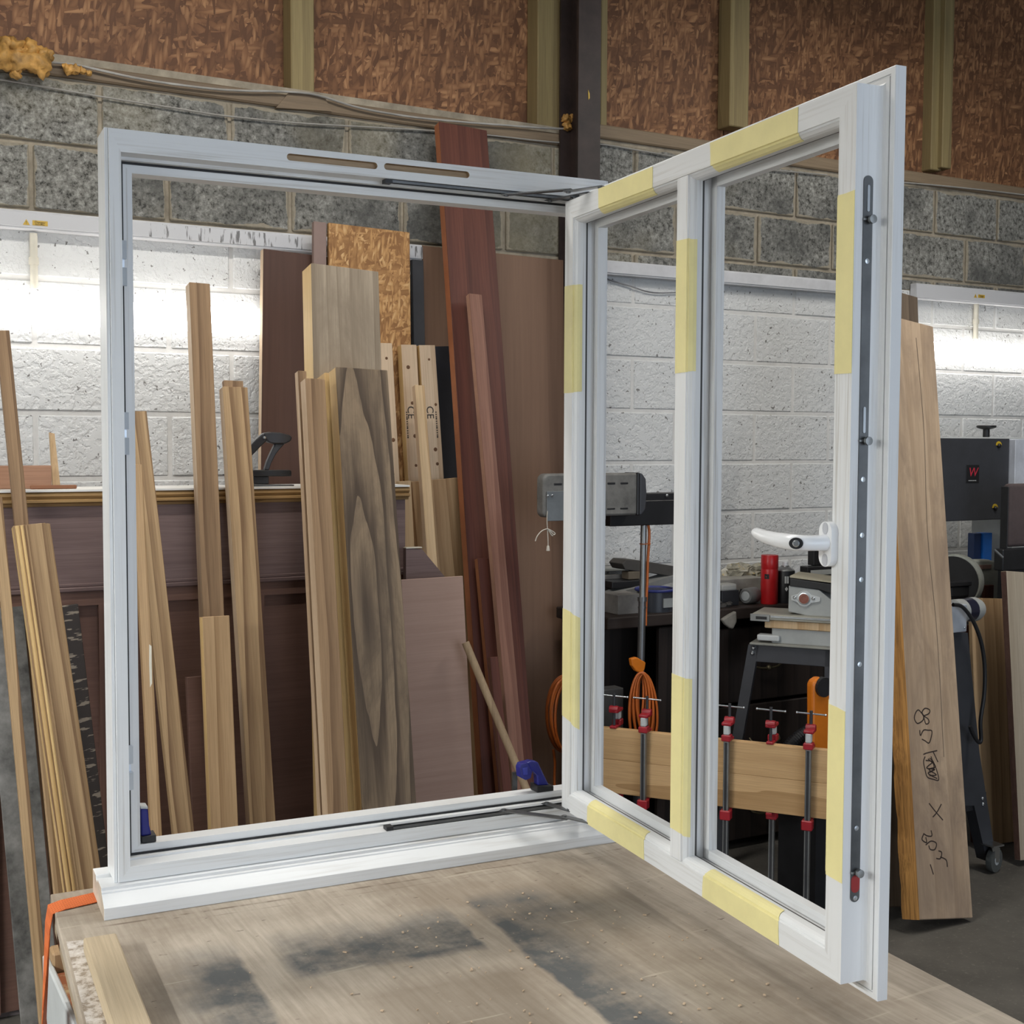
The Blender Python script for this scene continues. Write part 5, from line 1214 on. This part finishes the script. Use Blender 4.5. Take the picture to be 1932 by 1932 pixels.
# orange extractor and ribbed hose
EY = 3.30
P = [atY(*q, EY) for q in ((1534, 1292), (1538, 1284), (1547, 1278), (1560, 1280), (1576, 1300), (1596, 1320), (1596, 1470), (1534, 1470))]
t = thing('dust_extractor', 'orange dust extractor body behind the handle stile with black ribbed hose', 'machine', V((P[7].x+.1, EY+.03, 0)))
m = MB(); m.prism(P, (0, .035, 0)); m.build('body', ORANGEP, t, bevel=.008)
m = MB(); m.box(P[7].x+.02, P[6].x, EY+.002, EY+.2, 0, P[7].z); m.build('lower_tank', BLACK, t)
m = MB(); m.lathe([(.035, -.01), (.035, .012)], atY(1552, 1296, EY), (0, -1, 0), 18); m.build('black_latch', BLACK, t)
m = MB(); pts = smooth_pts([atY(*q, EY+.10) for q in ((1530, 1378), (1516, 1386), (1502, 1396), (1490, 1408), (1480, 1424), (1470, 1450))], 8); m.tube(pts, [.022+.004*(i % 2) for i in range(len(pts))], 14); m.build('hose', BLACK, t)

# band saw and sanders on the far right
t = thing('band_saw', 'band saw with charcoal wheel cover carrying a red letter badge under the right lamp', 'machine', V((atY(1850, 980, 4.02).x, 4.15, 0)))
SYw = 4.02
a = atY(1764, 824, SYw); b = atY(1905, 827, SYw); c = atY(1782, 984, SYw)
m = MB(); m.rbox(a.x, b.x, SYw, SYw+.02, c.z, a.z-.006, .003, 2); m.build('wheel_cover', CHAR, t)
m = MB(); m.rbox(a.x-.01, b.x+.28, SYw+.02, SYw+.12, c.z+.01, a.z, .004, 1); m.build('wheel_housing', LGREYM, t)
m = MB(); m.rbox(b.x+.005, b.x+.27, SYw-.03, SYw+.02, c.z-.03, a.z-.008, .003, 1); m.build('column', plain('white_blue_paint', (.60, .63, .70), .45), t)
m = MB(); m.box(b.x+.06, b.x+.24, SYw+.02, SYw+.26, 0, c.z+.02); m.build('frame', GREYM, t)
h = atY(1861, 808, SYw+.10); 
m = MB(); m.lathe([(.010, -.045), (.010, -.012), (.018, -.010), (.040, -.004), (.045, 0), (.045, .008), (.038, .010)], V((h.x, SYw+.10, a.z+.048)), n=20); m.cyl(V((h.x, SYw+.10, a.z-.01)), V((h.x, SYw+.10, a.z+.04)), .016, n=14); m.build('tension_wheel', BLACK, t, smooth=40)
c1 = atY(1835, 894, SYw-.001); s = .001
m = MB(); m.rbox(c1.x-.042, c1.x+.042, SYw-.0025, SYw, c1.z-.041, c1.z+.041, .001, 1); bd_ = m.build('badge', BLACK, t)
kk = parent_loc(bd_) - 0*V(c1)
text('W', .058, plain('red_print', (.60, .03, .06), .5), bd_, Matrix.Translation(V((c1.x, SYw-.0028, c1.z+.006))-parent_loc(bd_)) @ FACE_Y.to_4x4(), 'lettering', shear=.2)
m = MB()
for k in range(7): m.box(c1.x-.028+k*.0075, c1.x-.028+k*.0075+.005, SYw-.0032, SYw-.0024, c1.z-.033, c1.z-.029)
m.build('small_lettering', LGREYM, bd_)
for q in ((1884, 841), (1877, 959)):
    c1 = atY(*q, SYw-.001); m = MB(); pr = [c1+V((math.cos(v_)*.019, 0, math.sin(v_)*.019+.002)) for v_ in [PI*i/10 for i in range(11)]]+[c1+V((math.cos(v_)*.009, 0, math.sin(v_)*.009+.002)) for v_ in [PI-PI*i/10 for i in range(11)]]
    m.prism(pr, (0, -.002, 0)); m.mi = 1; m.lathe([(.010, 0), (.010, .008), (.006, .012)], c1, (0, -1, 0), 14); m.build('door_lock', [plain('yellow_lock_ring', (.62, .42, .03), .5), BLACK], t)
t = thing('disc_sander', 'grey domed disc sander with a black disc below the band saw', 'machine', V((atY(1850, 1130, 3.9).x, 3.95, 0)))
DY = 3.86
P = [atY(*q, DY) for q in ((1818, 1057), (1868, 1056), (1885, 1062), (1898, 1076), (1902, 1094), (1902, 1140), (1824, 1140))]
m = MB(); m.prism(P, (0, .05, 0)); m.build('guard_housing', plain('sage_grey_paint', (.33, .34, .30), .45), t, bevel=.008)
m = MB(); rr_ = .118; ax = V((-.93, -.37, 0)).normalized(); c = atY(1799, 1097, DY-.02)
m.lathe([(rr_*.94, .004), (rr_*.94, .010)], c, ax, 40); m.build('disc', BLACK, t, smooth=40)
m = MB(); m.lathe([(rr_*.97, -.05), (rr_, -.045), (rr_, .002), (rr_*.96, .004)], c, ax, 40); m.build('disc_guard', plain('sage_grey_paint', (0, 0, 0)), t, smooth=40)
b = box_px(1785, 1098, 1842, 1106, DY-.10, .05); m = MB(); m.rbox(*b, .002, 1); b = box_px(1795, 1106, 1838, 1126, DY-.09, .04); m.rbox(*b, .006, 2); m.build('tilt_table', BLACK, t)
b = box_px(1839, 1066, 1871, 1074, DY-.003, .003); m = MB(); m.rbox(*b, .001, 1); m.build('name_plate', plain('reddish_plate', (.28, .17, .14), .5), t)
m = MB(); b = box_px(1826, 1130, 1896, 1170, DY+.03, .15); m.box(b[0], b[1], b[2], b[3], 0, b[5]); m.build('pedestal', DARKM, t)
small('wood_wedge', 'small red brown block standing in front of the sander housing', 'wood block', 1859, 1104, 1875, 1130, DY-.03, .02, MAHOG)
t = thing('blue_upright', 'short bright blue metal upright behind the disc sander', 'post', V((atY(1856, 1050, 4.1).x, 4.12, 0)))
b = box_px(1842, 1006, 1871, 1060, 4.10, .05); m = MB(); m.rbox(b[0], b[0]+(b[1]-b[0])*.42, b[2]+.01, b[3], .0, b[5], .002, 1); m.build('shaded_flange', plain('shaded_blue_paint', (.01, .035, .13), .4), t); m = MB(); m.rbox(b[0]+(b[1]-b[0])*.46, b[1], b[2], b[3], .0, b[5], .002, 1); m.build('face', plain('bright_blue_paint', (.012, .14, .55), .4), t)  # flange gets a darker blue to paint in its shade
t = thing('belt_sander', 'upright black belt sander with a brown abrasive belt at the right edge', 'machine', V((atY(1920, 1060, 3.72).x, 3.80, 0)))
BY = 3.70
b = box_px(1905, 912, 2000, 1030, BY-.01, .040); m = MB(); m.rbox(b[0]+.004, b[1], b[2], b[3], b[4], b[5], .016, 4); m.build('abrasive_belt', plain('brown_belt', (.095, .07, .07), .85), t, smooth=50)
m = MB(); m.rbox(b[0]-.002, b[0]+.003, b[2]+.004, b[3]+.004, b[4]-.01, b[5]-.012, .002, 1); m.build('belt_frame', BLACK, t)
b = box_px(1893, 1034, 2000, 1074, BY-.02, .05); m = MB(); m.rbox(*b, .004, 1); b2_ = b; m.build('motor_body', BLACK, t); m = MB(); m.cyl(atY(1876, 1037, BY-.03), atY(1892, 1052, BY-.05), .006, n=10); m.build('lever', STEEL, t)
m = MB(); m.box(b2_[0]+.03, b2_[1], BY, BY+.03, 0, b2_[4]); m.build('stand', DARKM, t)
# motor with grey junction box on a castor stand, in front of the sheets
MY = 3.30
t = thing('planer_stand', 'dark machine stand on castors with a grey motor and junction box behind the slab', 'machine', V((atY(1815, 1500, MY).x, MY, 0)))
c = atY(1812, 1157, MY); e_ = atY(1852, 1152, MY); r = .046; d = V((1, .12, 0)).normalized()
m = MB(); m.lathe([(r*.8, -.06), (r, -.05), (r, 0), (r*1.0, .0)], c+V((.06, .05, 0)), d, 24); m.mi = 1; m.lathe([(r*.98, 0), (r*.98, .055)], c+V((.06, .05, 0)), d, 24); m.mi = 0; m.lathe([(r*1.02, .055), (r*1.02, .085), (r*.85, .105), (r*.4, .112)], c+V((.06, .05, 0)), d, 24); m.build('motor', [GREYM, plain('blue_black_motor', (.012, .012, .03), .3)], t, smooth=40)
b = box_px(1782, 1142, 1824, 1194, MY-.02, .07); m = MB(); m.rbox(*b, .004, 2); m.mi = 1
for q in ((1820, 1150), (1820, 1184)): m.lathe([(.0045, 0), (.0045, .002), (.002, .004)], atY(*q, MY-.021), (0, -1, 0), 10)
m.build('junction_box', [plain('blue_grey_box', (.42, .45, .50), .45), CHROME], t)
m = MB(); m.tube(smooth_pts([atY(*q, MY-.05) for q in ((1798, 1141), (1812, 1143), (1825, 1155), (1840, 1180), (1852, 1215), (1858, 1260), (1857, 1310), (1850, 1360), (1851, 1395), (1846, 1400), (1836, 1385), (1830, 1370))]), .0075, 8); m.build('power_cable', BLACK, t, smooth=60)
P = [atY(*q, MY) for q in ((1800, 1194), (1826, 1194), (1848, 1420), (1880, 1625), (1862, 1625), (1838, 1520), (1790, 1520))]; m = MB(); m.prism(P, (0, .05, 0)); m.mi = 1
for q in ((1853, 1506), (1854, 1516)): m.lathe([(.006, 0), (.006, .003), (.003, .006)], atY(*q, MY), (0, -1, 0), 10)
m.build('stand_leg', [CHAR, CHROME], t)
b = box_px(1800, 1500, 1860, 1530, MY+.01, .35); m = MB(); m.box(*b); b = box_px(1780, 1230, 1812, 1640, MY+.10, .2); m.box(b[0], b[1], b[2], b[3], .03, b[5]); m.build('cross_rail', DARKM, t)
c = atY(1875, 1636, MY-.02); c.z = .047
m = MB(); m.lathe([(.015, -.012), (.046, -.012), (.047, -.008), (.047, .008), (.046, .012), (.015, .012)], c, (.25, -1, 0), 24); m.mi = 1; m.lathe([(.018, -.013), (.018, .0135)], c, (.25, -1, 0), 16)
m.build('castor_wheel', [plain('grey_rubber', (.09, .095, .09), .7), LGREYM], t, smooth=40)
m = MB(); m.prism([c+V((x, -.016, z)) for x, z in ((-.012, -.004), (.010, -.008), (.014, .05), (-.03, .062), (-.03, .052))], (0, .003, 0)); m.box(c.x-.04, c.x+.02, c.y-.03, c.y+.03, .107, .113); m.build('castor_fork', CHROME, t)
# sheets leaning at the right edge
PL('tall tan plywood offcut standing on the floor right of the machine stand', (1832, 1128), (1903, 1130), (1838, 1300), 3.62, 3.48, .018, IRO)
PL('dark edged grey board leaning at the right border of the picture', (1899, 1077), (1965, 1050), (1907, 1240), 3.46, 3.26, .03, wood('grey_sanded_board', (.47, .40, .31), (.36, .29, .21), 5, contrast=.3), side=DOORS)
PL('narrow dark upright board behind the tan plywood offcut', (1812, 1180), (1834, 1180), (1826, 1400), 3.66, 3.55, .02, MAHOG)
